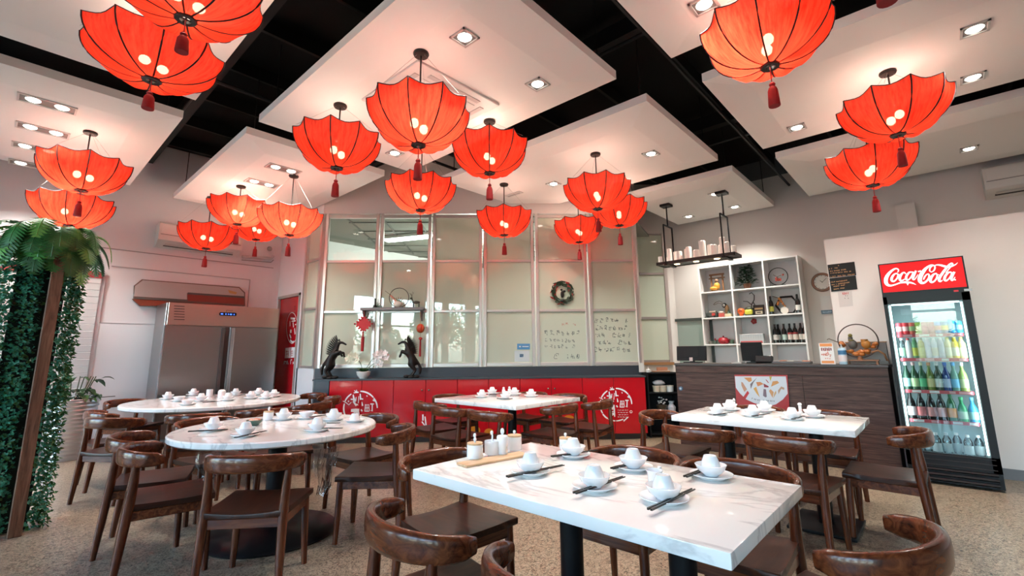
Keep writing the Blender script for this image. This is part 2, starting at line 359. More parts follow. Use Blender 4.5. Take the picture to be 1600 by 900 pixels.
# ---------------------------------------------------------------- glazed partition
ZB, Z1, Z2, ZT = 1.10, 1.955, 2.78, 3.545
gu = lambda px: (P(px, 450, pl=GP) - GL).dot(GD)
bays = [0.0] + [gu(x) for x in (590.5, 673.5, 754.5, 836, 919)] + [GLEN]
def lp(u, w, z): return GL + GD * u + GN * w + Vector((0, 0, z))
def lbox(s, u0, u1, w0, w1, z0, z1): return s.box(lp((u0 + u1) / 2, (w0 + w1) / 2, (z0 + z1) / 2), (abs(u1 - u0), abs(w1 - w0), abs(z1 - z0)), GA)
for k in range(6):
    u0, u1 = bays[k] + .012, bays[k + 1] - .012
    w = struct(bpy.data.objects.new('window_%d' % (k + 1), None)); COL.objects.link(w)
    f = B()
    for a, b in ((u0, u0 + .05), (u1 - .05, u1)): lbox(f, a, b, -.035, .035, ZB - .04, ZT + .04)
    f.bev(.006, 1).done('mullion', M['alu'], w)
    for z, hh in ((ZB, .045), (Z1, .032), (Z2, .032), (ZT, .045)): lbox(B(), u0 + .05, u1 - .05, -.03, .03, z - hh / 2 - .01, z + hh / 2).bev(.005, 1).done('transom', M['alu'], w)
    for r, (a, b) in enumerate(((ZB, Z1), (Z1, Z2), (Z2, ZT))):
        lbox(B(), u0 + .04, u1 - .04, -.006, .006, a, b).done('glass_pane', M['glass'] if r == 2 and k < 2 else M['frost'], w)
struct(lbox(B(), -.02, GLEN + .02, -.02, .1, 0, ZB - .04).done('wall_kitchen_sill', M['slate']))
struct(lbox(B(), -.02, GLEN + .02, -.04, .1, ZT + .04, CEIL).done('wall_kitchen_header', M['wall']))
struct(lbox(B(), GLEN - .0, GLEN + .06, .1, 1.49, 0, CEIL).done('wall_kitchen_return', M['wall']))
# left facet with the red door
struct(B().b2((3.42, 7.93, 2.30), (3.52, LW, CEIL)).b2((3.42, 7.35, 3.58), (3.52, 7.94, CEIL)).b2((3.42, 7.35, 0), (3.52, 7.98, 1.06)).b2((3.42, 8.90, 0), (3.52, LW, 2.31)).b2((3.42, 7.93, 0), (3.52, 8.03, 2.31)).done('wall_door_side', M['wall_cool']))
w = struct(bpy.data.objects.new('window_7', None)); COL.objects.link(w)
f = B()
for y in (7.37, 7.90): f.b2((3.41, y - .03, 1.06), (3.50, y + .03, 3.58))
f.done('mullion', M['alu'], w)
for z in (1.08, 2.02, 2.84, 3.56): B().b2((3.425, 7.4, z - .02), (3.49, 7.87, z + .02)).done('transom', M['alu'], w)
for a, b in ((1.1, 2.0), (2.04, 2.82), (2.86, 3.54)): B().b2((3.455, 7.4, a), (3.467, 7.87, b)).done('glass_pane', M['frost'], w)
dr = struct(bpy.data.objects.new('door_1', None)); COL.objects.link(dr)
B().b2((3.44, 8.04, .01), (3.49, 8.895, 2.28)).done('door_panel', M['red_door'], dr)
f = B(); f.b2((3.40, 8.01, 0), (3.45, 8.05, 2.33)); f.b2((3.40, 8.885, 0), (3.45, 8.92, 2.33)); f.b2((3.40, 8.01, 2.28), (3.45, 8.92, 2.33)); f.done('door_frame', C(.35, .30, .28), dr)
# right facet, set back
FO = 1.49; FP = (GN, GL + GN * FO)
fu = lambda px, py: (P(px, py, pl=FP) - GL).dot(GD)
u0, u1 = fu(985, 450), fu(1043, 450); zt = P(1020, 366, pl=FP).z; zm1 = P(1020, 428, pl=FP).z; zm2 = P(1020, 497, pl=FP).z; zb = P(1020, 566, pl=FP).z
UE = (Vector((RW, 3.80, 0)) - GL).dot(GD)
w = struct(bpy.data.objects.new('window_8', None)); COL.objects.link(w)
f = B()
for a, b in ((u0, u0 + .06), (u1 - .06, u1)): lbox(f, a, b, FO - .04, FO + .04, zb, zt)
f.done('mullion', M['alu'], w)
for z in (zb + .02, zm2, zm1, zt): lbox(B(), u0 + .05, u1 - .05, FO - .03, FO + .03, z - .022, z + .022).done('transom', C(.33, .29, .27, .4, .5), w)
for a, b in ((zb, zm2), (zm2, zm1), (zm1, zt)): lbox(B(), u0 + .05, u1 - .05, FO - .006, FO + .006, a, b).done('glass_pane', M['frost'], w)
lbox(B(), u0, u1, FO - .09, FO + .03, zb - .05, zb).done('window_sill', C(.28, .13, .05), w)
s = B(); lbox(s, u0 - .3, UE, FO - .03, FO + .1, zt, CEIL); lbox(s, u0 - .3, UE, FO - .03, FO + .1, 0, zb - .05); lbox(s, u1, UE, FO - .03, FO + .1, zb - .05, zt); lbox(s, u0 - .3, u0, FO - .03, FO + .1, zb - .05, zt)
struct(s.done('wall_kitchen_side', M['wall']))
# ---------------------------------------------------------------- hanging ceiling panels
ZP = 3.70
def panel(name_label, poly, rods):
    cx = sum(p[0] for p in poly) / len(poly); cy = sum(p[1] for p in poly) / len(poly)
    t = thing('ceiling_panel', name_label, 'ceiling panel', (cx, cy, ZP), 0, 'white ceiling panels')
    bm = bmesh.new(); n = len(poly)
    def ring(ins, z):
        out = []
        for i in range(n):
            p0, p1, p2 = (Vector((*poly[j % n], 0)) for j in (i - 1, i, i + 1))
            a = (p0 - p1).normalized(); b = (p2 - p1).normalized(); bis = (a + b).normalized(); sn = abs(a.cross(bis).z)
            q = p1 + bis * (ins / max(sn, .3)); out.append(bm.verts.new((q.x - cx, q.y - cy, z)))
        return out
    r0, r1, r2 = ring(0, .12), ring(0, .036), ring(.33, 0)
    bm.faces.new(r0); bm.faces.new(r2[::-1])
    for a, b in ((r0, r1), (r1, r2)):
        for i in range(n): bm.faces.new((a[i], b[i], b[(i + 1) % n], a[(i + 1) % n]))
    s = B(); s.bm.free(); s.bm = bm; s.done('board', M['panel'], t)
    for x, y in rods: B().cyl((x - cx, y - cy, .12), (x - cx, y - cy, CEIL - ZP), .006, n=6).done('hanger_rod', M['black_steel'], t)
rect = lambda x0, x1, y0, y1: [(x0, y0), (x1, y0), (x1, y1), (x0, y1)]
corners = lambda x0, x1, y0, y1: [(x0 + .12, y0 + .12), (x1 - .12, y0 + .12), (x1 - .12, y1 - .12), (x0 + .12, y1 - .12)]
for lb, r in (('large central white ceiling panel with a square vent and three red lanterns', (1.60, 3.53, 1.90, 5.10)),
              ('white ceiling panel above the two front-left lanterns, at the top left', (-1.1, 1.02, 1.9, 5.09)),
              ('white ceiling panel at the left edge with four twin lamps in a row', (-1.0, 1.03, 5.59, 8.47)),
              ('white ceiling panel in front of the left air conditioner and steel fridge', (1.60, 3.38, 5.48, 8.69)),
              ('white ceiling panel cut by the top edge, left of the largest right lantern', (1.60, 3.58, -1.9, 1.40)),
              ('white ceiling panel with two lamps along its far edge, top right', (4.12, 6.12, -1.9, 1.34)),
              ('narrow white ceiling panel over the drinks fridge wall at the right', (6.55, 8.62, -2.6, 1.30)),
              ('small white ceiling panel that carries the black candle tray', (6.60, 8.80, 1.85, 3.56))):
    panel(lb, rect(*r), corners(*r))
panel('white ceiling panel right of the large central one, nearest the glass partition', [(4.07, 1.87), (6.09, 1.87), (6.09, 4.45), (5.50, 5.06), (4.07, 5.08)], [(4.2, 2.0), (5.97, 2.0), (4.2, 4.95), (5.97, 4.3)])
# square ceiling cassette and a round vent
t = thing('ceiling_cassette', 'flush square air conditioning cassette in the central ceiling panel', 'air conditioner', (2.57, 3.38, ZP))
B().box((0, 0, -.012), (.98, .9, .024)).bev(.008).done('cover', C(.62, .60, .58), t)
B().box((0, 0, -.026), (.62, .56, .008)).done('grille', C(.66, .64, .62), t)
for dx, dy, sx, sy in ((.39, 0, .05, .6), (-.39, 0, .05, .6), (0, .35, .6, .05), (0, -.35, .6, .05)): B().box((dx, dy, -.026), (sx, sy, .006)).done('vent_flap', C(.45, .43, .42), t)
q = P(258, 47, z=ZP)
t = thing('round_vent', 'round white vent beside the front left lantern', 'vent', (q.x, q.y, ZP))
B().lathe([(0, -.01), (.05, -.02), (.052, -.03), (.10, -.015), (.105, -.03), (.15, -.01), (.155, 0)], 24).done('cone', C(.5, .49, .48), t, 60)
q = P(803, 303, z=ZP)
t = thing('vent_slot', 'thin white slot vent in the panel near the glass partition', 'vent', (q.x, q.y, ZP), PI / 2)
B().box((0, 0, -.006), (.3, .1, .012)).done('frame', C(.6, .58, .56), t); B().box((0, 0, -.014), (.24, .02, .004)).done('slot', C(.3, .29, .28), t)
# ---------------------------------------------------------------- recessed lamps
def downlight(px, py, label, twin=False, power=1.0):
    q = P(px, py, z=ZP)
    t = thing('downlight', label, 'downlight', (q.x, q.y, ZP), 0, 'twin recessed lamps' if twin else 'square recessed lamps')
    w = .40 if twin else .152; hx = .076
    f = B()
    if twin:
        for a in ((-.2, -.2, -.09, .09), (.2, .2, -.09, .09)): f.box((a[0], 0, -.006), (.016, .19, .012))
        for y in (-.09, .09): f.box((0, y, -.006), (.41, .016, .012))
    else:
        for s in (-hx, hx): f.box((s, 0, -.006), (.016, .168, .012)); f.box((0, s, -.006), (.168, .016, .012))
    f.done('frame', C(.55, .53, .51, .35, .3), t)
    B().box((0, 0, -.0015), (w, .152, .003)).done('backing', C(.16, .15, .14), t)
    for dx in ((-.1, .1) if twin else (0,)):
        B().lathe([(.055, -.003), (.046, -.010), (.043, -.013), (0, -.015)], 16, (dx, 0, 0)).done('lens', M['led'], t, 60)
    light('downlight_lamp', 'SPOT', (q.x, q.y, ZP - .03), SPOT_W * power, (.98, .95, .88), .05, (0, 0, -1), spot_size=math.radians(118), spot_blend=.8)
for a in ((726, 58, 'square recessed lamp in the central ceiling panel, nearest the camera'), (840, 131, 'square recessed lamp at the right side of the central ceiling panel'),
          (617, 239, 'square recessed lamp just above the lantern hanging before the clear kitchen pane'), (1017, 240, 'square recessed lamp right of the lantern nearest the candle tray'),
          (865, 287, 'square recessed lamp between two lanterns in the panel nearest the glass'), (1100, 7, 'square recessed lamp cut by the top edge beside the largest right lantern'),
          (1523, 45, 'square recessed lamp at the upper right, nearest the top edge'), (1520, 121, 'square recessed lamp right of the right-hand black lantern mount'),
          (1514, 232, 'square recessed lamp in the narrow panel left of the right air conditioner'), (1245, 199, 'square recessed lamp below the tassel of the largest right lantern'),
          (1148, 323, 'square recessed lamp right of the candle tray mounts'), (1117, 303, 'square recessed lamp partly behind the right candle tray mount'),
          (1076, 338, 'square recessed lamp between the two candle tray mounts')): downlight(*a)
for a in ((75, 162, 'twin recessed lamp in the left edge panel, nearest of its row of four'), (68, 203, 'twin recessed lamp in the left edge panel, second of its row of four'),
          (58, 232, 'twin recessed lamp in the left edge panel, third of its row of four'), (50, 258, 'twin recessed lamp in the left edge panel, farthest of its row of four'),
          (443, 264, 'twin recessed lamp near the lantern mount before the steel fridge, closer one'), (409, 286, 'twin recessed lamp deep in the panel before the steel fridge, farther one')): downlight(*a, twin=True, power=1.2)
# ================================================================ red lanterns
def make_lantern():
    t = thing('umbrella_lantern', 'x', 'lantern', (0, 0, 0), 0, 'red umbrella lanterns')
    NR, SUB, NT, R0, R1, HT = 10, 6, 10, .048, .405, .335
    s = B(); grid = []
    for k in range(NR * SUB):
        fr = (k % SUB) / SUB; th = 2 * PI * k / (NR * SUB); sag = math.sin(PI * fr); col = []
        for j in range(NT + 1):
            t_ = j / NT; a = t_ * PI / 2
            r = R0 + (R1 - R0) * math.sin(a) ** .82
            z = HT * (1 - math.cos(a)) ** .92 * (.93 + .07 * t_)
            r *= 1 - sag * (.02 + .075 * t_)
            z -= sag * (.026 * math.sin(PI * min(1, t_ * 1.9)) + .030 * t_ ** 3)
            z += .004 * math.sin(7 * k) * (1 - t_)
            col.append(s.bm.verts.new((r * math.cos(th), r * math.sin(th), z)))
        grid.append(col)
    n = len(grid)
    for k in range(n):
        for j in range(NT): s.bm.faces.new((grid[k][j], grid[(k + 1) % n][j], grid[(k + 1) % n][j + 1], grid[k][j + 1]))
    rim = [grid[k][NT].co.copy() for k in range(n)]
    s.done('shade', M['shade'], t, 180)
    B().tube(rim, .0045, 4, True).done('rim_wire', M['rib'], t)
    pr = []
    for j in range(NT + 1):
        a = j / NT * PI / 2; pr.append((R0 + (R1 - R0) * math.sin(a) ** .82 + .002, 0, HT * (1 - math.cos(a)) ** .92 * (.93 + .07 * j / NT)))
    r0 = B().tube(pr, .0055, 5).done('rib', M['rib'], t)
    for k in range(1, NR):
        r = r0.copy(); COL.objects.link(r); r.parent = t; r.rotation_euler = (0, 0, 2 * PI * k / NR)
    B().lathe([(.03, -.012), (.055, -.014), (.06, -.002), (.055, .012), (.03, .012), (.03, -.012)], 20).done('hub_ring', M['dark_bronze'], t, 50)
    B().box((0, 0, 0), (.07, .008, .008)).box((0, 0, 0), (.008, .07, .008)).done('hub_spoke', M['dark_bronze'], t)
    B().cyl((0, 0, -.12), (0, 0, 0), .0035, n=6).done('cord', M['tassel'], t)
    B().lathe([(0, -.118), (.012, -.122), (.02, -.135), (.014, -.15), (.022, -.158), (.03, -.18), (.036, -.285), (.034, -.29), (0, -.288)], 14).done('tassel', M['tassel'], t, 50)
    for sgn in (-1, 1):
        b = B().sph((sgn * .06, sgn * .012, .155), .034, (1, 1, 1.15), 12, 8).done('bulb', M['bulb'], t, 180)
        B().cyl((sgn * .06, sgn * .012, .19), (sgn * .06, sgn * .012, .25), .018, n=10).done('bulb_socket', M['black'], t)
    B().tube([(-.06, -.012, .25), (0, 0, .27), (.06, .012, .25)], .008).done('bulb_arm', M['black'], t)
    return t
LAN0 = make_lantern(); LAN_first = True
def lantern(px, py, w, label, power=1.0, rz=0, lean=None):
    global LAN_first
    q = CAM + ray(px, py) * w
    t = LAN0 if LAN_first else dup(LAN0)
    LAN_first = False
    t.location = q; t.rotation_euler = (0, 0, rz); t['label'] = label
    return t, q
K = 1.0667; LANS = []
for a in ((654, 226, 3.44, 'red umbrella lantern nearest the middle of the central ceiling panel', .1), (526, 262, 4.2, 'red umbrella lantern hanging left of the biggest middle one', .3),
          (765, 270, 4.53, 'red umbrella lantern hanging right of the biggest middle one', .15), (657, 328, 5.05, 'red umbrella lantern in front of the top of the clear kitchen pane', .0),
          (788, 367, 6.235, 'red umbrella lantern before the fourth glass bay, left of the wreath', .1), (934, 326, 5.3, 'red umbrella lantern hanging above the wreath, below a round mount', .2),
          (968, 352, 6.3, 'red umbrella lantern partly hidden, nearest the candle tray', .3), (905, 378, 6.97, 'small red umbrella lantern directly above the green and red wreath', .05),
          (371, 350, 6.25, 'red umbrella lantern above the steel fridge, top of the left trio', .25), (400, 374, 7.2, 'red umbrella lantern half hidden between two others near the left AC', .4),
          (322, 388, 6.65, 'red umbrella lantern in front of the left air conditioner', .15), (452, 367, 5.85, 'red umbrella lantern above the red door', .2),
          (127, 297, 4.67, 'red umbrella lantern above another one, over the ivy column', .3), (108, 352, 5.23, 'red umbrella lantern just behind the top of the ivy column', .1),
          (237, 125, 2.98, 'large red umbrella lantern at upper left, fully in frame', .25), (290, 30, 2.56, 'large red umbrella lantern cut by the top edge at upper left', .0),
          (1203, 103, 2.895, 'largest right-hand red umbrella lantern, cut by the top edge', .1), (1403, 210, 3.775, 'red umbrella lantern with a round mount at upper right', .35),
          (1364, 289, 4.54, 'red umbrella lantern above the drinks fridge', .2)):
    LANS.append(lantern(a[0], a[1], a[2] * K, a[3], rz=a[4]))
q20 = P(1387, 4, z=2.66); t20 = dup(LAN0); q20.z = 2.95; t20.location = q20; t20['label'] = 'red umbrella lantern above the frame, only its tassel tip showing at top right'; LANS.append((t20, q20))
for t, q in LANS:
    sc = .74 if 'at upper left' in t['label'] else 1.0; t.scale = (1, 1, sc)
    top = ZP - q.z
    inside = any(x0 - .02 < q.x < x1 + .02 and y0 < q.y < y1 for x0, x1, y0, y1 in ((1.6, 3.53, 1.9, 5.1), (-1.1, 1.02, 1.9, 5.09), (-1, 1.03, 5.59, 8.47), (1.6, 3.38, 5.48, 8.69), (1.6, 3.58, -1.9, 1.4), (4.12, 6.12, -1.9, 1.34), (6.55, 8.62, -2.6, 1.3), (4.07, 6.09, 1.87, 5.08)))
    if not inside: top = CEIL - q.z
    top /= sc
    B().cyl((0, 0, .255), (0, 0, top), .007, n=8).done('stem', M['dark_bronze'], t)
    B().lathe([(0, top), (.062, top), (.065, top - .012), (.058, top - .026), (0, top - .03)], 20).done('ceiling_mount', M['dark_bronze'], t, 50)
    s = B()
    for k in range(3):
        a = 2 * PI * (k + .3) / 3; s.cyl((.39 * math.cos(a), .39 * math.sin(a), .32), (.03 * math.cos(a), .03 * math.sin(a), top - .02), .0013, n=3)
    s.done('suspension_wire', M['wire'], t)
    light('lantern_lamp', 'POINT', (q.x, q.y, q.z + .27), LANTERN_W, (1, .88, .72), .05)
# ================================================================ tables
def rect_table(x0, x1, y0, y1, label, legs, basep):
    cx, cy = (x0 + x1) / 2, (y0 + y1) / 2
    t = thing('dining_table', label, 'table', (cx, cy, 0))
    rbox((x1 - x0, y1 - y0, .045), .006, 2, (0, 0, .7275)).done('tabletop', M['marble'], t, 40)
    for x, y in legs:
        B().cyl((x - cx, y - cy, .02), (x - cx, y - cy, .69), .05, n=20).done('leg', M['black'], t, 50)
        B().box((x - cx, y - cy, .697), (.3, .3, .012)).done('mounting_plate', M['black'], t)
        B().box((x - cx, y - cy, .011), basep).bev(.006).done('base_plate', M['black'], t)
    return t
rect_table(1.385, 2.235, .485, 1.90, 'nearest white marble rectangular table with a condiment tray', [(1.81, 1.31), (1.81, .81)], (.5, .42, .022))
rect_table(3.90, 4.72, .50, 1.76, 'white marble rectangular table in front of the brown bar counter', [(4.31, 1.45), (4.31, .80)], (.5, .42, .022))
rect_table(3.62, 4.76, 3.26, 4.57, 'white marble square table in front of the red cabinets', [(4.1, 3.75)], (.6, .6, .022))
def round_table(cx, cy, R, label):
    t = thing('round_table', label, 'table', (cx, cy, 0))
    B().lathe([(0, .705), (R - .012, .705), (R, .715), (R, .742), (R - .008, .75), (0, .75)], 72).done('tabletop', M['marble'], t, 40)
    B().cyl((0, 0, .05), (0, 0, .70), .065, n=24).done('pedestal', M['black'], t, 50)
    B().lathe([(0, .697), (.25, .697), (.25, .704), (0, .704)], 24).done('mounting_plate', M['black'], t, 50)
    B().lathe([(0, 0), (.44, 0), (.45, .012), (.43, .03), (.2, .06), (.1, .09), (0, .09)], 40).done('base', M['black'], t, 50)
    return t
round_table(1.53, 3.79, .70, 'nearer round white marble table with a small green bowl')
round_table(1.90, 6.61, .93, 'far larger round white marble table before the steel fridge')
# ================================================================ chairs
def make_chair():
    t = thing('dining_chair', 'x', 'chair', (0, 0, 0), 0, 'dark wooden curved back chairs')
    s = B(); N = 8; top = []                               # saddle seat
    def sz(u, v): return .435 - .012 * (1 - u * u) * (1 - .4 * v) + .006 * v * v
    def sx(u, v): return u * (.225 + .012 * v)
    rows = []
    for j in range(N + 1):
        v = -1 + 2 * j / N; rows.append([s.bm.verts.new((sx(-1 + 2 * i / N, v), v * .222, sz(-1 + 2 * i / N, v))) for i in range(N + 1)])
    for j in range(N):
        for i in range(N): s.bm.faces.new((rows[j][i], rows[j][i + 1], rows[j + 1][i + 1], rows[j + 1][i]))
    g = bmesh.ops.extrude_face_region(s.bm, geom=list(s.bm.faces))
    for q in g['geom']:
        if isinstance(q, bmesh.types.BMVert): q.co.z = .405
    s.bev(.007, 2).done('seat', M['seat_wood'], t, 50)
    # curved top rail that doubles as arm rest
    path = []; n = 22
    for k in range(n + 1):
        a = PI * (k / n); path.append((-.262 * math.cos(a) * (1 if abs(math.cos(a)) < .985 else .985), -.055 - .215 * math.sin(a) ** .85, 0.680 + .012 * math.sin(a)))
    def sect(i):
        u = abs(2 * i / n - 1); h = .049 - .015 * u ** 3; w = .021 - .003 * u
        if i in (0, n): h *= .72; w *= .7
        return [(w * math.copysign(abs(math.cos(b)) ** .7, math.cos(b)), h * math.copysign(abs(math.sin(b)) ** .7, math.sin(b))) for b in [2 * PI * q / 12 for q in range(12)]]
    B().sweep(path, sect).done('backrest', M['wood'], t, 180)
    def leg(pts, rr): return B().tube(pts, lambda i: rr[i], 10).done('leg', M['leg_wood'], t, 60)
    for sg in (-1, 1):
        leg([(sg * .212, .205, 0), (sg * .205, .198, .2), (sg * .198, .19, .412)], (.017, .0215, .024))
        leg([(sg * .218, -.235, 0), (sg * .211, -.215, .22), (sg * .205, -.197, .43), (sg * .208, -.187, .56), (sg * .215, -.185, .672)], (.0175, .023, .0265, .0225, .017))
        B().box((sg * .203, -.003, .375), (.020, .37, .052)).bev(.003, 1).done('side_apron', M['wood'], t)
    B().box((0, .193, .375), (.38, .020, .052)).bev(.003, 1).done('front_apron', M['wood'], t)
    B().box((0, -.200, .375), (.39, .020, .052)).bev(.003, 1).done('back_apron', M['wood'], t)
    return t
CH0 = make_chair(); _cf = True
def chair(x, y, deg, label):
    global _cf
    t = CH0 if _cf else dup(CH0)
    _cf = False
    t.location = (x, y, 0); t.rotation_euler = (0, 0, math.radians(deg - 90)); t['label'] = label; return t
W_ = 'dark wooden chair '
for c in ((1.20, 1.42, -9, 'at the near side of the nearest table, left one, glossy rail'), (1.19, .80, -4, 'at the near side of the nearest table, cut by the bottom edge'),
          (1.72, 1.98, -94, 'at the left end of the nearest table, beside the condiment tray'), (2.33, 1.34, 180, 'behind the nearest table, left one, only its rail top showing'),
          (2.34, .80, 180, 'behind the nearest table, right one, wide arched rail top'), (1.95, .345, 76, 'in the bottom right corner, cut by the frame'),
          (3.72, 1.43, -4, 'at the near side of the bar table, left one'), (3.72, .84, -4, 'at the near side of the bar table, right one with white tag'),
          (4.16, 1.86, -92, 'at the left end of the bar table by the black shelf'), (4.32, .41, 90, 'at the right end of the bar table, beside the drinks fridge'),
          (4.95, 1.42, 180, 'behind the bar table on the left, mostly hidden'), (4.95, .86, 180, 'behind the bar table on the right, mostly hidden'),
          (3.60, 4.46, -8, 'at the square table, leftmost on its near side'), (3.43, 3.90, 0, 'at the square table, middle one on its near side'),
          (3.45, 3.36, 0, 'at the square table, nearest the condiment tray in view'), (4.16, 3.24, 92, 'at the right side of the square table, closer one'),
          (4.76, 3.16, 96, 'at the right side of the square table, farther one'), (4.15, 4.80, -90, 'at the far left corner of the square table, rail top only'),
          (4.95, 4.28, 180, 'behind the square table on the left, against the red cabinets'), (5.0, 3.68, 180, 'behind the square table on the right, against the red cabinets'),
          (1.17, 3.10, 48, 'in front of the nearer round table, back to the camera'), (.86, 3.73, -10, 'at the left of the nearer round table, closest to the ivy'),
          (.88, 4.30, -20, 'at the left of the nearer round table, second from the ivy front'), (2.03, 3.25, 135, 'at the right of the nearer round table, closer one'),
          (2.26, 3.83, 183, 'at the right of the nearer round table, farther one'), (1.36, 4.70, -74, 'on the far side of the nearer round table, left one, mostly hidden'),
          (1.92, 4.60, -114, 'on the far side of the nearer round table, right one, mostly hidden'),
          (.97, 6.45, 3, 'at the left end of the far round table, beside the metal planter'), (.93, 5.82, 36, 'at the far round table, second from the metal planter'),
          (1.46, 5.53, 66, 'at the near side of the far round table, third from the planter'), (2.0, 5.46, 85, 'at the near side of the far round table, fourth from the planter'),
          (2.53, 5.61, 112, 'at the near side of the far round table, fifth from the planter'), (2.92, 6.10, 150, 'at the right of the far round table, nearer of the last two'),
          (3.0, 6.68, 182, 'at the right of the far round table, nearest the red door'), (1.28, 7.66, -58, 'behind the far round table on the left, before the steel fridge')):
    chair(c[0], c[1], c[2], W_ + c[3])
# ================================================================ tableware
def plate_mesh(r, h): return [(0, .004), (r * .55, .004), (r * .62, 0), (r * .66, .003), (r, h), (r * .985, h + .003), (r * .62, .009), (0, .008)]
def cupprof(rb, rt, h): return [(0, h), (rb * .72, h), (rb * .74, h + .004), (rb * .62, h - .001), (rb * .66, h - .003), (rb, h - .006), (rt * .97, h * .35), (rt, 0), (rt - .003, .0), (rb - .005, h - .012), (0, h - .012)]
PL0 = tag(B().lathe(plate_mesh(.088, .017), 28).done('plate', M['china'], None, 60), 'x', 'plate')
BW0 = tag(B().lathe([(0, .004), (.022, .004), (.024, 0), (.028, .001), (.030, .006), (.052, .022), (.064, .046), (.062, .047), (.049, .024), (.025, .010), (0, .009)], 28).done('bowl', M['china'], None, 60), 'x', 'bowl')
CU0 = tag(B().lathe([(0, .052), (.021, .052), (.022, .054), (.025, .054), (.027, .049), (.035, .030), (.041, .004), (.040, .0), (.038, .002), (.032, .028), (.024, .046), (0, .047)], 24).done('teacup', M['china'], None, 60), 'x', 'cup')
_cs = B().sweep([(0, -.115, .004), (0, 0, .004), (0, .115, .004)], lambda i: [((.0035, .003, .002)[i] * a, (.0035, .003, .002)[i] * b) for a, b in ((1, 1), (-1, 1), (-1, -1), (1, -1))], up=(0, 0, 1))
CS0 = tag(_cs.done('chopstick', M['lacquer']), 'x', 'chopstick')
SP0 = tag(B().lathe([(0, .003), (.02, .002), (.03, .012), (.028, .013), (.019, .006), (0, .006)], 16).box((0, .045, .012), (.013, .055, .005)).done('soup_spoon', M['china'], None, 60), 'x', 'spoon')
def cp(o, loc, rz=0, label='', group=None, tilt=0):
    c = o.copy(); COL.objects.link(c); c.location = loc; c.rotation_euler = (tilt, 0, rz); c['label'] = label
    if group: c['group'] = group
    return c
def setting(px, py, where, parts='pbc', chop=None, gname='place settings', sc=1.0, dish=False):
    q = P(px, py, z=.75); z = .7505
    if 'p' in parts: cp(PL0, (q.x, q.y, z), 0, 'round white plate ' + where, 'plates ' + gname).scale = (sc, sc, sc); z += .009
    if 'b' in parts: cp(BW0, (q.x, q.y, z), 0, 'white bowl ' + where, 'bowls ' + gname).scale = (sc, sc, sc); 
    if 'c' in parts:
        zc = z + (.028 * sc if 'b' in parts else 0)
        cp(CU0, (q.x, q.y, zc), 0, ('upturned white cup in bowl ' if 'b' in parts else 'upturned white cup ') + where, 'cups ' + gname).scale = (sc, sc, sc)
    if chop:
        (ax, ay), (bx, by) = chop; a = P(ax, ay, z=.762); b = P(bx, by, z=.770); d = (b - a); d.z = 0
        rz = math.atan2(d.y, d.x) - PI / 2; m = (a + b) / 2; sd = Vector((d.y, -d.x, 0)).normalized() * .006; s = d.length / .23
        for k in (-1, 1):
            c = cp(CS0, (m.x + sd.x * k, m.y + sd.y * k, .7665 if 'p' in parts else .7515), rz, ('nearer' if k > 0 else 'farther') + ' black chopstick of the pair ' + where, 'chopsticks ' + where); c.scale = (1, min(1.4, max(.8, s)), 1)
n1 = 'on nearest table, '
for px, py, w, ch in ((829, 741, 'near side by the condiment tray', ((788, 749), (884, 726))), (929, 765, 'middle of the near side', ((895, 775), (977, 744))), (1038, 784, 'rightmost of the near side', ((1009, 803), (1088, 762))),
                      (896, 714, 'beside the lone white jar', ((862, 716), (934, 703))), (990, 734, 'middle of the far side', ((956, 735), (1012, 718))), (1112, 747, 'rightmost of the far side', ((1063, 751), (1130, 722)))):
    setting(px, py, n1 + w, 'pbc', ch, 'on the nearest table')
n2 = 'on the nearer round table, '
for px, py, w, pt, ch in ((333, 673, 'leftmost setting', 'pbc', ((294, 676), (356, 671))), (383, 682, 'closest to the camera', 'pbc', ((367, 686), (416, 673))), (495, 674, 'right of center near side', 'pbc', ((500, 671), (530, 669))),
                          (443, 656, 'right of the white jar', 'pbc', None), (479, 654, 'low pile without a cup', 'pb', ((486, 653), (512, 648))), (521, 657, 'second from the right edge', 'pbc', ((502, 663), (522, 661))), (554, 659, 'nearest the red cabinets', 'pc', None)):
    setting(px, py, n2 + w, pt, ch, 'on the nearer round table')
n3 = 'on the far round table, '
for px, py, w, pt, ch in ((262, 624, 'leftmost pile', 'pbc', None), (279, 627, 'small bowl second from left', 'pb', None), (302, 618, 'third from left at the back', 'pbc', None), (314, 627, 'third from left in front', 'pbc', ((318, 628), (331, 627))),
                          (293, 633, 'lone low bowl nearest the front rim', 'pb', None), (356, 626, 'middle of the front row', 'pbc', ((318, 630), (345, 627))), (368, 618, 'middle of the back row', 'pbc', None), (392, 623, 'domed pile right of middle', 'pbc', None),
                          (404, 617, 'second from right at the back', 'pbc', None), (415, 623, 'rightmost but one at the front', 'pbc', None), (428, 620, 'rightmost pile', 'pbc', None)):
    setting(px, py, n3 + w, pt, ch, 'on the far round table')
n4 = 'on the bar table, '
for px, py, w, ch in ((1122, 648, 'left front', ((1116, 650), (1145, 644))), (1141, 641, 'left back', None), (1177, 651, 'middle front', ((1176, 652), (1202, 646))), (1195, 643, 'middle back', None), (1239, 656, 'right front', ((1238, 657), (1256, 650))), (1270, 652, 'right back', None)):
    setting(px, py, n4 + w, 'pbc', ch, 'on the bar table')
n5 = 'on the square table, '
for px, py, w, ch in ((753, 621, 'left front', None), (769, 616, 'left back', ((768, 617), (781, 615))), (790, 624, 'centre front', ((778, 624), (800, 623))), (804, 617, 'centre back', None), (830, 620, 'right end', None)):
    setting(px, py, n5 + w, 'pbc', ch, 'on the square table')
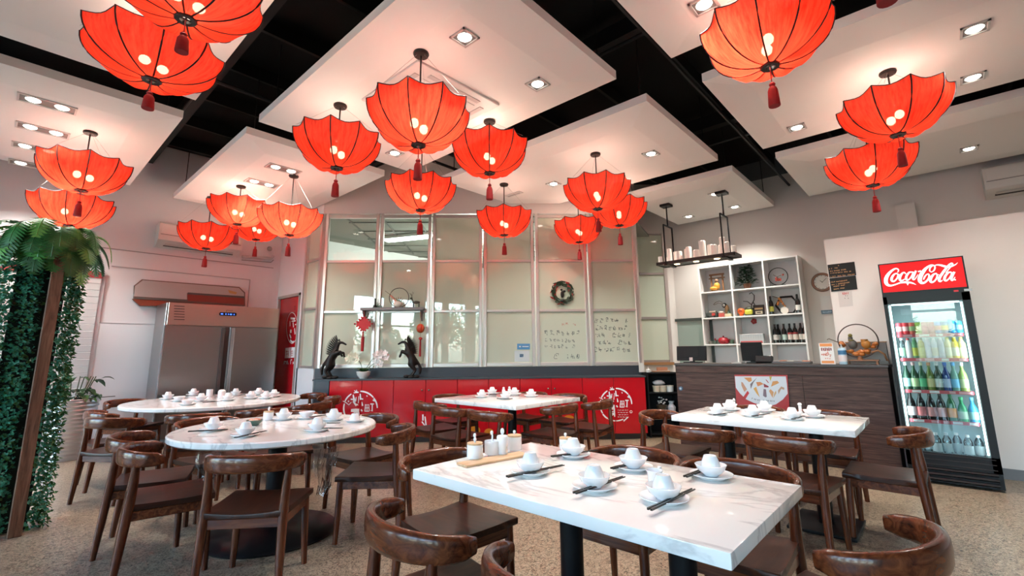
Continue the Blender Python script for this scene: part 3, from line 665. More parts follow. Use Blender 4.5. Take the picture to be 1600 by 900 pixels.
# jars, pots, condiment tray
def jar(px, py, r, h, label, lid='bamboo', knob=True, name='condiment_jar', z=.7505, tall=0, spoon=0):
    q = P(px, py, z=.75); t = thing(name, label, 'jar', (q.x, q.y, z)); t.scale = (1.1, 1.1, 1.1)
    B().lathe([(0, 0), (r * .93, 0), (r, .006), (r, h - .004), (r * .98, h), (r * .90, h), (r * .90, h - .01), (0, h - .012)], 24).done('body', M['china'], t, 50)
    if lid == 'bamboo':
        B().lathe([(0, h), (r * .97, h), (r * .97, h + .008), (0, h + .009)], 24).done('lid', M['bamboo'], t, 50)
        B().lathe([(0, h + .006), (.005, h + .006), (.004, h + .014), (.008, h + .020), (.006, h + .028), (0, h + .03)], 12).done('lid_knob', M['china'], t, 60)
    elif lid == 'dome':
        B().lathe([(r * .97, h), (r * .8, h + .014), (r * .4, h + .021), (0, h + .022)], 20).done('lid', M['china'], t, 60)
    if spoon:
        B().tube([(0, 0, h - .01), (.006, .004, h + spoon * .6), (.004, .006, h + spoon)], .0045).sph((.004, .006, h + spoon), .008, (1, 1, 1.3), 8, 6).done('spoon_handle', M['china'], t, 60)
    return t
tr = thing('condiment_tray', 'pale wooden tray holding four white condiment pots', 'tray', P(773, 719, z=.7505)); q1 = P(722, 727, z=.75); q2 = P(820, 709, z=.75); d_ = q2 - q1
tr.rotation_euler = (0, 0, math.atan2(d_.y, d_.x)); rbox((d_.length, .09, .011), .003, 2, (0, 0, .0055)).done('board', M['bamboo'], tr)
tz = .762
jar(742, 719, .037, .058, 'white lidded jar with wooden lid at the left end of the condiment tray', z=tz, spoon=.038)
jar(769, 713, .037, .060, 'white open sugar pot with a spoon on the condiment tray', None, z=tz, spoon=.035)
t = thing('condiment_bottle', 'tall white pouring bottle on the condiment tray', 'bottle', P(785, 709, z=tz))
B().lathe([(0, 0), (.024, 0), (.027, .006), (.026, .035), (.030, .040), (.030, .085), (.026, .092), (.010, .095), (0, .095)], 20).done('body', M['china'], t, 50)
B().sph((0, 0, .112), .011, (1, 1, 1.5), 10, 8).cyl((0, 0, .092), (0, 0, .11), .006, n=8).done('stopper', M['china'], t, 60)
jar(804, 706, .036, .062, 'white jar with a flat wooden lid at the right end of the condiment tray', z=tz)
jar(884, 702, .032, .050, 'lone white jar with a wooden lid at the far side of the nearest table', name='lidded_jar')
t = thing('milk_jug', 'small white jug behind the rightmost near setting of the nearest table', 'jug', P(1024, 762, z=.7505))
B().lathe([(0, 0), (.022, 0), (.026, .01), (.028, .055), (.034, .066), (.032, .067), (.025, .055), (.022, .012), (0, .01)], 20).done('body', M['china'], t, 60); B().prism([(0, 0), (.02, .008), (.02, -.008)], (.028, 0, .058), (1, 0, .4), (0, 1, 0), (0, 0, .006)).done('spout', M['china'], t)
jar(419, 656, .036, .055, 'white lidded jar with a spoon on the nearer round table', spoon=.03)
t = thing('green_bowl', 'small green glazed bowl with pink sweets on the nearer round table', 'bowl', P(397, 665, z=.7505))
B().lathe([(0, .004), (.02, 0), (.03, .002), (.052, .026), (.058, .042), (.055, .043), (.048, .03), (0, .014)], 22).done('body', C(.06, .13, .10, .2), t, 60)
for k in range(7): B().sph((.026 * math.cos(k * 2.4) * (k > 0), .026 * math.sin(k * 2.4) * (k > 0), .038 + .004 * (k % 2)), .013, (1.3, 1, .8), 8, 6).done('sweet', C(.65, .22, .14) if k % 2 else C(.72, .5, .36), t, 60)
jar(346, 622, .04, .075, 'taller white pot in the middle of the far round table', 'dome', name='tea_pot_jar')
jar(327, 620, .034, .085, 'white jug shaped pot left of middle on the far round table', None, name='water_jug')
for px, py, lb in ((787, 613, 'small white shaker on the square table, left one'), (796, 612, 'small white shaker on the square table, right one')):
    t = thing('salt_shaker', lb, 'shaker', P(px, py + 2, z=.7505)); B().lathe([(0, 0), (.024, 0), (.022, .05), (.015, .058), (0, .06)], 16).done('body', M['china'], t, 60); B().sph((0, 0, .07), .017, (1, 1, .9), 10, 8).done('cap', M['china'], t, 60)
t = thing('china_figure', 'tiny white bone shaped spoon rest on the bar table', 'spoon rest', P(1251, 646, z=.7505)); B().cyl((0, 0, 0), (0, 0, .07), .012, n=12).sph((0, 0, .075), .017, (1.5, 1, .8), 10, 8).sph((0, 0, .01), .02, (1.2, 1, .5), 10, 8).done('body', M['china'], t, 60)
t = thing('spoon_stand', 'tiny white china loop at the left back of the bar table', 'spoon rest', P(1148, 640, z=.7505)); B().tube([(.02 * math.cos(k), 0, .075 + .02 * math.sin(k)) for k in [2 * PI * q / 12 for q in range(12)]], .006, 6, True).cyl((0, 0, 0), (0, 0, .056), .008, n=8).done('body', M['china'], t, 60)
# thin clear plastic hanging under the nearer round table
for px, py, lb, hh in ((330, 718, 'clear plastic wrap hanging under the left side of the nearer round table', .17), (511, 715, 'clear plastic bag hanging under the right side of the nearer round table', .26)):
    q = P(px, py - 14, z=.70); t = thing('plastic_wrap', lb, 'plastic bag', (q.x, q.y, .704), 0)
    s = B(); n = 14
    for w in (0, 1):
        g = [[s.bm.verts.new(((.09 - .05 * j / 5) * (1 - .15 * w) * (2 * i / n - 1) + .01 * math.sin(j * 2 + w), .018 * math.sin(i * 1.9 + j) + .02 * w, -hh * j / 5 - .02 * math.sin(i * 1.3) * (j > 3))) for i in range(n + 1)] for j in range(6)]
        for j in range(5):
            for i in range(n): s.bm.faces.new((g[j][i], g[j][i + 1], g[j + 1][i + 1], g[j + 1][i]))
    s.done('film', M['plastic_film'], t, 180)
for o in (PL0, BW0, CU0, CS0, SP0): bpy.data.objects.remove(o)
# ================================================================ red cabinets in front of the glass
CW = .42; CP = (GN, GL - GN * CW)
cu = lambda px, py=630: (P(px, py, pl=CP) - GL).dot(GD)
CT = .915
seams = [cu(513), cu(614), cu(714.5), cu(813), cu(911), cu(1010)]
mids = [cu(564), cu(664.5), cu(763.5), cu(862), cu(960)]
decal_parent = {}
for k, lb in enumerate(('red cabinet with a round white emblem behind the nearer round table', 'red cabinet right of the left emblem cabinet, with two round knobs', 'red cabinet behind the square table, third from the left',
                        'red cabinet with two small knobs left of the right emblem cabinet', 'red cabinet with the white round emblem at the right end')):
    a, b, m = seams[k] + .003, seams[k + 1] - .003, mids[k]
    t = thing('cabinet', lb, 'cabinet', lp((a + b) / 2, -CW / 2, 0), GA, 'red cabinets under the glass partition')
    wdone(lbox(B(), a, b, -CW + .022, -.03, .085, CT - .022), 'body', M['red_edge'], t)
    wdone(lbox(B(), a, b, -CW + .06, -.05, 0, .085), 'plinth', C(.05, .035, .03), t)
    for d, (u0, u1, hs) in enumerate(((a, m - .003, m - .05), (m + .003, b, m + .05))):
        dd = wdone(lbox(B(), u0, u1, -CW, -CW + .02, .085, CT - .022).bev(.003, 1), 'door', M['red_door'], t)
        if k in (1, 3):
            kn = wdone(B().sph(lp(hs, -CW - .018, CT - .17), .015, (1, 1, 1), 10, 8).cyl(lp(hs, -CW - .018, CT - .17), lp(hs, -CW, CT - .17), .007, n=8), 'knob', C(.25, .2, .17, .25, .9), t, 60); kn.parent = dd
    decal_parent[k] = t
t = thing('countertop', 'thin dark countertop along the red cabinets under the glass', 'countertop', lp(GLEN / 2, -CW / 2, CT - .02), GA)
wdone(lbox(B(), cu(486), seams[-1] + .01, -CW - .01, -.021, CT - .02, CT), 'slab', M['slate'], t)
t = thing('end_cabinet', 'dark grey cabinet end left of the red cabinets', 'cabinet', lp(cu(500), -CW / 2, 0), GA)
wdone(lbox(B(), cu(490), seams[0] - .004, -CW + .005, -.03, 0, CT - .022), 'body', M['slate'], t); wdone(lbox(B(), cu(491), seams[0] - .008, -CW - .001, -CW + .005, .08, CT - .03), 'front_panel', C(.035, .042, .055, .3), t)
# ---- white emblems, drawn as strokes on the doors
def strokes(parent, plane, x0, y0, sx, sy, lst, name, m, nrm, th=.0015):
    s = B()
    for st in lst:
        s.ribbon([(P(x0 + p[0] * sx, y0 + p[1] * sy, pl=plane), p[2] * sx * plane_scale(plane, x0 + p[0] * sx, y0 + p[1] * sy)) for p in st], nrm, th)
    return stuff(wdone(s, name, m, parent))
def plane_scale(plane, px, py):
    return (P(px, py - .5, pl=plane) - P(px, py + .5, pl=plane)).length
def arc(cx, cy, rx, ry, a0, a1, w, n=14):
    return [(cx + rx * math.cos(math.radians(a0 + (a1 - a0) * i / n)), cy - ry * math.sin(math.radians(a0 + (a1 - a0) * i / n)), w * (.75 + .25 * math.sin(PI * i / n))) for i in range(n + 1)]
EM = [arc(475, 475, 280, 285, 90, 40, 26), arc(475, 475, 280, 285, 38, 2, 24), arc(475, 475, 280, 285, 122, 155, 24), arc(475, 475, 275, 285, 163, 212, 26), arc(475, 475, 280, 285, 215, 240, 28), arc(475, 475, 285, 285, 243, 268, 22), arc(475, 475, 285, 285, 271, 297, 22),
      [(610, 765, 24), (695, 690, 14)], [(365, 215, 14), (445, 205, 22)], [(375, 175, 10), (415, 210, 16)], [(410, 165, 10), (420, 205, 14)], [(185, 350, 8), (235, 375, 14), (285, 415, 16), (325, 370, 12)], [(268, 355, 22), (290, 355, 22)],
      [(680, 335, 24), (730, 350, 18)], [(700, 320, 14), (705, 360, 14)], [(355, 245, 16), (370, 320, 36), (375, 380, 30), (410, 430, 26)], [(315, 320, 20), (410, 330, 22)], [(405, 285, 14), (400, 350, 18), (350, 370, 22)], [(410, 400, 16), (440, 420, 14)], [(450, 270, 10), (440, 390, 12)],
      [(472, 230, 18), (480, 330, 26)], [(480, 310, 14), (520, 320, 20)], [(500, 365, 12), (510, 430, 26)], [(580, 255, 14), (588, 278, 16)], [(320, 505, 44), (400, 510, 66), (455, 510, 60)], [(370, 545, 22), (395, 615, 34)], [(395, 555, 16), (455, 550, 18)], [(395, 600, 16), (455, 595, 18)],
      [(395, 630, 18), (455, 625, 18)], [(445, 540, 30), (455, 690, 18)], [(375, 650, 22), (370, 700, 26)], [(380, 680, 26), (440, 640, 18)], [(485, 490, 22), (505, 520, 24)], [(560, 405, 14), (550, 525, 16)], [(550, 415, 12), (615, 410, 14), (620, 520, 14)], [(585, 420, 12), (585, 520, 14)], [(560, 465, 12), (620, 462, 12)],
      [(560, 520, 12), (620, 520, 12)], [(640, 400, 22), (700, 400, 18)], [(672, 405, 20), (670, 520, 20), (645, 505, 12)], arc(742, 600, 20, 20, 0, 360, 9)]
EM += [[(510 + 14 * i, 570 + 40 * j, 9), (519 + 14 * i, 572 + 40 * j + (i * 7 % 3) * 4, 9)] for j in range(4) for i in range(13) if (i * 5 + j * 3) % 7 < 5]
strokes(decal_parent[4], CP, 920, 590, 110 / 1238, 80 / 900, EM, 'emblem', M['white_print'], -GN)
# same emblem on the left pair of doors (zoom frame 500,590 140x100 -> scaled and moved)
EL = [[(p[0] * 1.0 + 0, p[1] * 1.0, p[2]) for p in st] for st in EM]
kx, ky = 500 + 568 * 140 / 1260 - 475 * .0945, 590 + 435 * 100 / 900 - 475 * .0945
strokes(decal_parent[0], CP, kx, ky, .0945, .0945, EL, 'emblem', M['white_print'], -GN)
# small white mark and yellow fruit pictures behind the square table
strokes(decal_parent[1], CP, 640, 590, .16, .16, [[(130, 360, 14), (130, 420, 14)], [(120, 430, 12), (150, 470, 14), (115, 540, 16)], [(150, 380, 12), (165, 500, 14)], [(230, 380, 10), (260, 470, 12)]], 'white_mark', M['white_print'], -GN)
s = B()
for px, py, r in ((889, 658, .10), (905, 668, .09), (876, 676, .08), (742, 673, .08), (764, 676, .07)):
    q = P(px, py, pl=CP); k = 0 if px > 850 else 1
    s.prism([(r * math.cos(2 * PI * i / 20), r * .85 * math.sin(2 * PI * i / 20)) for i in range(20)], q - GN * (.001 + .0006 * (px % 3)), GD, (0, 0, 1), -GN * .001)
wdone(s, 'fruit_picture', C(.50, .19, .006), decal_parent[3])
# ---- red door emblem
DP = (Vector((1, 0, 0)), Vector((3.44, 8, 0)))
def dstroke(lst): strokes(dr, DP, 430, 460, 50 / 321, 140 / 900, lst, 'door_emblem', M['white_print'], (-1, 0, 0), .002)
dstroke([arc(170, 337, 55, 155, 0, 360, 7, 30), [(155, 240, 20), (200, 245, 20)], [(150, 265, 14), (150, 320, 16)], [(165, 270, 12), (205, 265, 12)], [(180, 280, 16), (185, 330, 18)], [(150, 370, 34), (165, 370, 30)], [(195, 340, 16), (200, 400, 20)], [(145, 400, 16), (160, 440, 20)], [(200, 305, 10), (210, 300, 10)], [(150, 460, 20), (175, 480, 18), (190, 470, 12)], [(218, 320, 8), (228, 360, 8)],
         [(100, 590, 100), (155, 585, 105)], [(160, 585, 105), (218, 580, 100)], [(92, 670, 10), (92, 700, 10)], [(92, 672, 8), (112, 675, 8), (112, 700, 8)], [(122, 665, 8), (130, 702, 8)], [(158, 655, 10), (155, 700, 10)], [(160, 655, 8), (170, 658, 8)], [(180, 675, 12), (180, 700, 12)], [(195, 675, 14), (205, 700, 14)], [(178, 690, 8), (212, 688, 8)]])
strokes(dr, DP, 430, 460, 50 / 321, 140 / 900, [[(115, 560, 6), (112, 625, 6)], [(110, 575, 6), (135, 572, 6), (132, 620, 6)], [(112, 600, 5), (132, 598, 5)], [(163, 570, 6), (163, 615, 6), (180, 610, 6), (180, 568, 6), (163, 572, 6)], [(163, 592, 5), (180, 590, 5)], [(198, 560, 6), (195, 600, 6), (212, 598, 6), (212, 562, 6)]], 'door_emblem_text', M['red_door'], (-1, 0, 0), .003)
# ---- handwriting on two panes, stickers
def scribble(seed, px0, py0, px1, lines, dy, h, m, parent, name):
    r = random.Random(seed); s = B(); pl = (GN, GL - GN * .0065)
    for j in range(lines):
        x = px0 + r.uniform(0, 4); y = py0 + j * dy
        while x < px1 - h:
            w = h * r.uniform(.6, .9)
            for _ in range(r.randint(3, 5)):
                a = (x + r.uniform(0, w * .6), y + r.uniform(-.45, .3) * h); pts = [a]; hz = r.random() < .45
                for _ in range(r.randint(1, 2)): pts.append((min(max(pts[-1][0] + (r.uniform(.3, .7) if hz else r.uniform(-.2, .2)) * w, x), x + w), min(max(pts[-1][1] + (r.uniform(-.1, .1) if hz else r.uniform(.25, .55)) * h, y - h / 2), y + h / 2))); hz = not hz
                s.ribbon([(P(p[0], p[1], pl=pl), .0075) for p in pts], -GN, .001)
            x += w * 1.35 + (h if r.random() < .12 else 0)
    o = wdone_free(s, name, m, parent); return o
def wdone_free(s, name, m, parent): return s.done(name, m, parent)
W5 = bpy.data.objects['window_5']; W6 = bpy.data.objects['window_6']; W4 = bpy.data.objects['window_4']
ink = C(.20, .235, .20); ink2 = C(.11, .135, .12)
scribble(3, 928, 500, 990, 5, 11.5, 8, ink2, W6, 'handwriting'); scribble(5, 848, 520, 912, 1, 10, 8, ink2, W5, 'handwriting'); scribble(6, 862, 556, 912, 1, 10, 9, ink2, W5, 'handwriting')
scribble(8, 850, 532, 905, 2, 9, 6, ink, W5, 'handwriting')
scribble(9, 876, 506, 905, 1, 9, 6, C(.52, .27, .20), W5, 'handwriting')
pl = (GN, GL - GN * .0065); nq = lambda px, py: P(px, py, pl=pl)
def sticker(x0, y0, x1, y1, m, name, parent): B().face([nq(x0, y0), nq(x1, y0), nq(x1, y1), nq(x0, y1)]).done(name, m, parent)
sticker(808, 537, 828, 546, C(.06, .22, .42), 'blue_sticker', W4); sticker(804, 548, 827, 565, C(.5, .55, .55), 'notice', W4); sticker(812, 553, 818, 558, C(.08, .2, .36), 'notice_mark', W4)
B().ribbon([(P(811, 541.5, pl=(GN, GL - GN * .008)), .02), (P(814, 541.5, pl=(GN, GL - GN * .008)), .02)], -GN).ribbon([(P(816, 541.5, pl=(GN, GL - GN * .008)), .012), (P(826, 541.5, pl=(GN, GL - GN * .008)), .012)], -GN).done('sticker_text', M['white_print'], W4)
# ================================================================ wreath, glass shelf and what hangs there
q = P(878, 458, pl=pl)
t = thing('wreath', 'green and red leafy wreath hung on the glass partition', 'wreath', q - GN * .03, GA); t.scale = (1.22, 1, 1.22)
r = random.Random(4)
for nm, m, n in (('green_leaf', C(.012, .035, .012), 95), ('red_leaf', C(.33, .012, .010), 34)):
    s = B()
    for k in range(n):
        a = r.uniform(0, 2 * PI); 
        if nm == 'red_leaf': a = r.choice((.5, 1.0, 2.3, 2.9, 3.6, 4.6, 5.9)) + r.uniform(-.2, .2)
        R_ = .125 + r.uniform(-.03, .03); c = Vector((R_ * math.cos(a), r.uniform(-.025, .012), R_ * math.sin(a))); ta = a + PI / 2 + r.uniform(-.6, .6); d = Vector((math.cos(ta), r.uniform(-.3, .3), math.sin(ta))); L = r.uniform(.05, .09)
        sd = d.cross(Vector((0, 1, .2))).normalized() * L * .17
        v = [s.bm.verts.new(x) for x in (c - d * L / 2, c + sd, c + d * L / 2, c - sd + Vector((0, -.006, 0)))]; s.bm.faces.new((v[0], v[1], v[2])); s.bm.faces.new((v[0], v[2], v[3]))
    o = s.done(nm, m, t); o['kind'] = 'stuff'
B().tube([(.12 * math.cos(2 * PI * k / 24), 0, .12 * math.sin(2 * PI * k / 24)) for k in range(24)], .014, 6, True).done('ring', C(.02, .02, .008), t, 180)
B().sph((0, -.01, -.02), .028, (.9, .5, 1.7), 10, 8).sph((.025, -.012, .02), .018, (1.3, .6, .9), 8, 6).sph((-.01, -.012, .04), .017, (1, .6, .8), 8, 6).sph((0, -.02, -.11), .022, (1.4, .6, .8), 8, 6).done('bow', C(.015, .012, .01), t, 180)
sz = P(615, 482, pl=pl).z; su0, su1 = (P(568, 486, pl=pl) - GL).dot(GD), (P(664, 486, pl=pl) - GL).dot(GD)
t = thing('glass_shelf', 'narrow dark metal shelf fixed across the second glass bay', 'shelf', lp((su0 + su1) / 2, -.1, sz), GA)
wdone(lbox(B(), su0, su1, -.2, -.04, sz - .04, sz), 'board', C(.17, .15, .145, .4), t)
for u, sg in ((su0 + .03, 1), (su1 - .03, -1)):
    wdone(B().prism([(0, 0), (-.16, 0), (0, -.17)], lp(u, -.04, sz - .04), GN, (0, 0, 1), GD * .02 * sg), 'bracket', C(.14, .12, .12, .4), t)
def on_shelf(px, w=-.12): v = P(px, 480, pl=(GN, GL + GN * w)); return Vector((v.x, v.y, sz))
q = on_shelf(623); t = thing('ring_ornament', 'round ring ornament with a pale vase and blossoms on the glass shelf', 'ornament', q, GA)
B().tube([(.155 * math.cos(2 * PI * k / 32), 0, .162 + .155 * math.sin(2 * PI * k / 32)) for k in range(32)], .006, 6, True).done('ring', C(.03, .02, .015), t, 180)
B().sph((-.01, -.02, .055), .062, (1.15, .7, .85), 14, 10).done('vase', C(.62, .55, .47, .4), t, 180); B().box((0, 0, .006), (.14, .06, .012)).done('foot', C(.03, .02, .015), t)
s = B()
for k in range(9): s.sph((-.13 + .012 * k, -.02, .19 - .013 * k + .01 * (k % 2)), .014, (1, .6, 1), 8, 6)
s.done('blossom', C(.62, .25, .16), t, 180)
s = B()
for a in (-.5, -.1, .4, .9): s.prism([(-.012, 0), (0, .1), (.012, 0)], (0, -.02, .08), (math.cos(a), 0, -math.sin(a)), (math.sin(a), 0, math.cos(a)), (0, .004, 0))
s.tube([(0, -.02, .1), (-.14, -.02, .21), (-.22, -.02, .27)], .004).done('stem', C(.10, .11, .04), t)
q = on_shelf(650); t = thing('deer_figurine', 'small dark deer figurine with antlers at the right end of the glass shelf', 'figurine', q, GA)
s = B()
for x in (-.04, .045):
    for y in (-.012, .012): s.cyl((x, y, 0), (x, y, .07), .007, .009, 6)
s.sph((0, 0, .085), .03, (2.1, .7, .8), 12, 8).cyl((-.045, 0, .09), (-.07, 0, .14), .013, .010, 8).sph((-.08, 0, .15), .016, (1.5, .8, .9), 10, 6); s.done('body', C(.05, .045, .03), t, 60)
s = B()
for y in (-.014, .014): s.tube([(-.07, y, .16), (-.075, y * 2.5, .20), (-.05, y * 3, .25)], .004).tube([(-.075, y * 2.5, .20), (-.10, y * 2.5, .23)], .003)
s.done('antler', C(.12, .10, .06), t)
q = on_shelf(586); t = thing('dark_vase', 'slim dark bottle vase with a green sprig at the left end of the glass shelf', 'vase', q, GA)
B().lathe([(0, 0), (.03, 0), (.032, .02), (.012, .05), (.012, .12), (.016, .15), (0, .15)], 12).done('body', C(.02, .02, .018, .3), t, 60); s = B()
for k in range(6): s.prism([(-.014, 0), (0, .09), (.014, 0)], (.03, 0, .01), (math.cos(.5 * k - 1), 0, -math.sin(.5 * k - 1)), (math.sin(.5 * k - 1), 0, math.cos(.5 * k - 1)), (0, .003, 0))
s.done('leaf', M['plant'], t)
# hanging charms
HW = -.225
def hang(px, py): return P(px, py, pl=(GN, GL + GN * HW))
t = thing('chinese_knot', 'red diamond knot charm with a long tassel hanging from the glass shelf', 'charm', hang(568, 488), GA)
c = hang(568, 506); h = (hang(568, 494) - c).z
wdone(B().prism([(0, h), (h, 0), (0, -h), (-h, 0)], c, GD, (0, 0, 1), GN * .018).bev(.004, 1), 'knot', C(.42, .008, .012, .6), t)
s = B()
for a, b in (((0, 1), (1, 0)), ((1, 0), (0, -1)), ((0, -1), (-1, 0)), ((-1, 0), (0, 1))):
    for k in range(5): v = c + (GD * (a[0] + (b[0] - a[0]) * k / 4) + Vector((0, 0, 1)) * (a[1] + (b[1] - a[1]) * k / 4)) * h * 1.12; s.sph(v, .016, (1, 1, 1), 8, 6)
wdone(s, 'knot_loop', C(.45, .03, .03, .6), t, 180)
e = hang(567, 549); wdone(B().cyl(c - Vector((0, 0, h)), c - Vector((0, 0, h + .08)), .012).cyl(c - Vector((0, 0, h + .08)), Vector((c.x, c.y, e.z)), .026, .022, 12), 'tassel', M['tassel'], t, 50)
wdone(B().cyl(c + Vector((0, 0, h)), hang(568, 486), .004, n=6), 'cord', M['tassel'], t)
t = thing('small_lantern_charm', 'small round red lantern charm hanging at the right end of the glass shelf', 'charm', hang(657, 488), GA)
c = hang(657, 513); wdone(B().sph(c, .062, (1, 1, 1.12), 16, 10), 'lantern_ball', C(.48, .03, .012, .5), t, 180)
s = B()
for k in range(8): s.tube([c + Vector((.064 * math.sin(j * PI / 8) * math.cos(k * PI / 4), .064 * math.sin(j * PI / 8) * math.sin(k * PI / 4), .071 * math.cos(j * PI / 8))) for j in range(9)], .0025, 4)
wdone(s, 'gold_rib', C(.5, .25, .04, .4), t)
b_ = hang(657, 529); wdone(B().sph(b_, .03, (1, 1, .8), 12, 8), 'bead', C(.45, .02, .012, .5), t, 180)
e = hang(656, 557); wdone(B().cyl(b_, e, .012, .017, 10), 'tassel', M['tassel'], t, 50); wdone(B().cyl(hang(657, 487), b_, .0035, n=6), 'cord', C(.4, .22, .05), t)
# ================================================================ horses and orchid on the counter
def horse(px, flip, label):
    v = P(px, 584, pl=(GN, GL - GN * .24)); t = thing('horse_statue', label, 'statue', (v.x, v.y, CT), GA)
    J = [('pel', (-.055, 0, .235), .052), ('bel', (.0, 0, .305), .052), ('che', (.055, 0, .385), .058), ('nb', (.07, 0, .445), .044), ('nm', (.085, 0, .50), .036), ('pol', (.115, 0, .545), .030), ('hd', (.165, 0, .54), .021), ('nos', (.225, 0, .505), .014)]
    E_ = [(0, 1), (1, 2), (2, 3), (3, 4), (4, 5), (5, 6), (6, 7)]
    for y in (-.035, .035):
        i = len(J); dx = .02 if y > 0 else 0
        J += [('sh', (.085, y, .375), .034), ('kn', (.155 + dx, y * 1.1, .41 - dx), .020), ('ft', (.165 + dx, y * 1.1, .345 - dx), .014), ('hf', (.19 + dx, y * 1.1, .33 - dx), .016)]; E_ += [(2, i), (i, i + 1), (i + 1, i + 2), (i + 2, i + 3)]
        i = len(J); J += [('st', (-.005 + dx, y * 1.2, .185), .040), ('hk', (-.065 + dx, y * 1.2, .115), .021), ('hft', (-.03 + dx, y * 1.2, .06), .016), ('hh', (-.01 + dx, y * 1.2, .035), .020)]; E_ += [(0, i), (i, i + 1), (i + 1, i + 2), (i + 2, i + 3)]
    i = len(J); J += [('t1', (-.105, 0, .215), .020), ('t2', (-.135, 0, .14), .024), ('t3', (-.125, 0, .05), .014)]; E_ += [(0, i), (i, i + 1), (i + 1, i + 2)]
    me = bpy.data.meshes.new('body'); f = -1 if flip else 1
    me.from_pydata([(f * p[0], p[1], p[2]) for _, p, _ in J], E_, []); me.materials.append(C(.016, .011, .009, .42)); o = bpy.data.objects.new('body', me); COL.objects.link(o); o.parent = t
    sk = o.modifiers.new('skin', 'SKIN'); 
    for k, (_, _, r_) in enumerate(J): me.skin_vertices[0].data[k].radius = (r_ * 1.32, r_ * 1.1) if k < 3 or k > 7 else (r_, r_ * .9)
    me.skin_vertices[0].data[0].use_root = True; sk.use_smooth_shade = True
    sb = o.modifiers.new('sub', 'SUBSURF'); sb.levels = 1; sb.render_levels = 2
    s = B(); k = 0
    for j in range(11):
        u = j / 10; base = Vector((f * (.085 - .075 * u), 0, .565 - .20 * u)); a = 1.9 + 1.1 * u
        for y in (-.012, 0, .012):
            d = Vector((f * math.cos(a + y * 10), y * 4, math.sin(a + y * 10))); L = .10 + .04 * math.sin(PI * u) ; s.cyl(base + Vector((0, y, 0)), base + d * L + Vector((0, y, 0)), .013, .001, 5)
    s.done('mane', C(.014, .010, .008, .5), t, 40)
    s = B()
    for y in (-.016, .016): s.cyl((f * .112, y, .565), (f * .106, y * 1.2, .60), .010, .002, 6)
    s.done('ear', C(.014, .010, .008, .5), t)
    s = B()
    for k in range(8): a = k * .8; s.sph((.10 * math.cos(a) * (.4 + .6 * (k % 2)), .045 * math.sin(a), .014 + .006 * (k % 3)), .042, (1.2, .9, .55), 8, 6)
    s.done('rock_base', C(.016, .012, .010, .55), t, 60)
horse(516, False, 'dark rearing horse statue at the left end of the counter'); horse(643, True, 'dark rearing horse statue right of the orchid on the counter')
v = P(568, 584, pl=(GN, GL - GN * .26)); t = thing('potted_orchid', 'white orchid in a round white bowl between the two horses', 'plant', (v.x, v.y, CT), GA)
B().lathe([(0, 0), (.055, 0), (.06, .012), (.095, .05), (.108, .10), (.100, .104), (.09, .06), (0, .05)], 24).done('pot', C(.72, .68, .64, .2), t, 60); B().lathe([(.098, .088), (0, .092)], 20).done('soil', M['soil'], t)
r = random.Random(3)
for k in range(9):
    a = k * .7; d = Vector((math.cos(a), math.sin(a) * .6, 0)); pts = [Vector((0, 0, .09)) + d * .03, Vector((0, 0, .15)) + d * .09, Vector((0, 0, .13)) + d * .16]
    B().sweep(pts, lambda i: [(x * (1, 1.2, .15)[i], z_ * (1, 1, .3)[i]) for x, z_ in ((.02, 0), (0, -.006), (-.02, 0), (0, .004))]).done('leaf', M['plant'], t, 180)
def flower(t, c, sc, m, rng):
    s = B(); n0 = Vector((rng.uniform(-.5, .5), -1, rng.uniform(-.2, .3))).normalized(); ux = n0.cross(Vector((0, 0, 1))).normalized(); uy = ux.cross(n0)
    for k in range(5):
        a = 2 * PI * k / 5 + .3; d = ux * math.cos(a) + uy * math.sin(a); e = ux * -math.sin(a) + uy * math.cos(a)
        v = [s.bm.verts.new(x) for x in (c, c + d * .022 * sc + e * .016 * sc + n0 * .006, c + d * .042 * sc + n0 * .002, c + d * .022 * sc - e * .016 * sc + n0 * .006)]; s.bm.faces.new(v)
    s.sph(c + n0 * .01, .006 * sc, u=6, v=4); s.done('flower', m, t)
for stem, fl, m in (([(-.01, 0, .1), (-.05, 0, .22), (-.10, -.01, .30), (-.19, -.02, .34), (-.24, -.02, .30)], [(-.10, .31), (-.13, .345), (-.16, .335), (-.19, .35), (-.21, .32), (-.235, .30), (-.15, .30), (-.20, .285), (-.10, .27), (-.22, .26)], C(.68, .66, .50)),
                    ([(.01, 0, .1), (.08, 0, .22), (.16, -.01, .33), (.24, -.02, .38), (.32, -.02, .36)], [(.17, .35), (.20, .375), (.23, .36), (.26, .385), (.29, .36), (.32, .375), (.34, .34), (.30, .325), (.25, .335), (.21, .335), (.34, .31)], C(.80, .68, .64)),
                    ([(.02, 0, .1), (.09, -.02, .17), (.17, -.03, .23), (.26, -.03, .22), (.30, -.03, .17)], [(.17, .235), (.20, .245), (.23, .24), (.255, .225), (.22, .215)], C(.80, .76, .72))):
    B().tube(stem, .004, 6).done('stem', C(.05, .09, .03), t, 180)
    for x, z_ in fl: flower(t, Vector((x, -.02 + r.uniform(-.03, .02), z_)), 1.35, m, r)
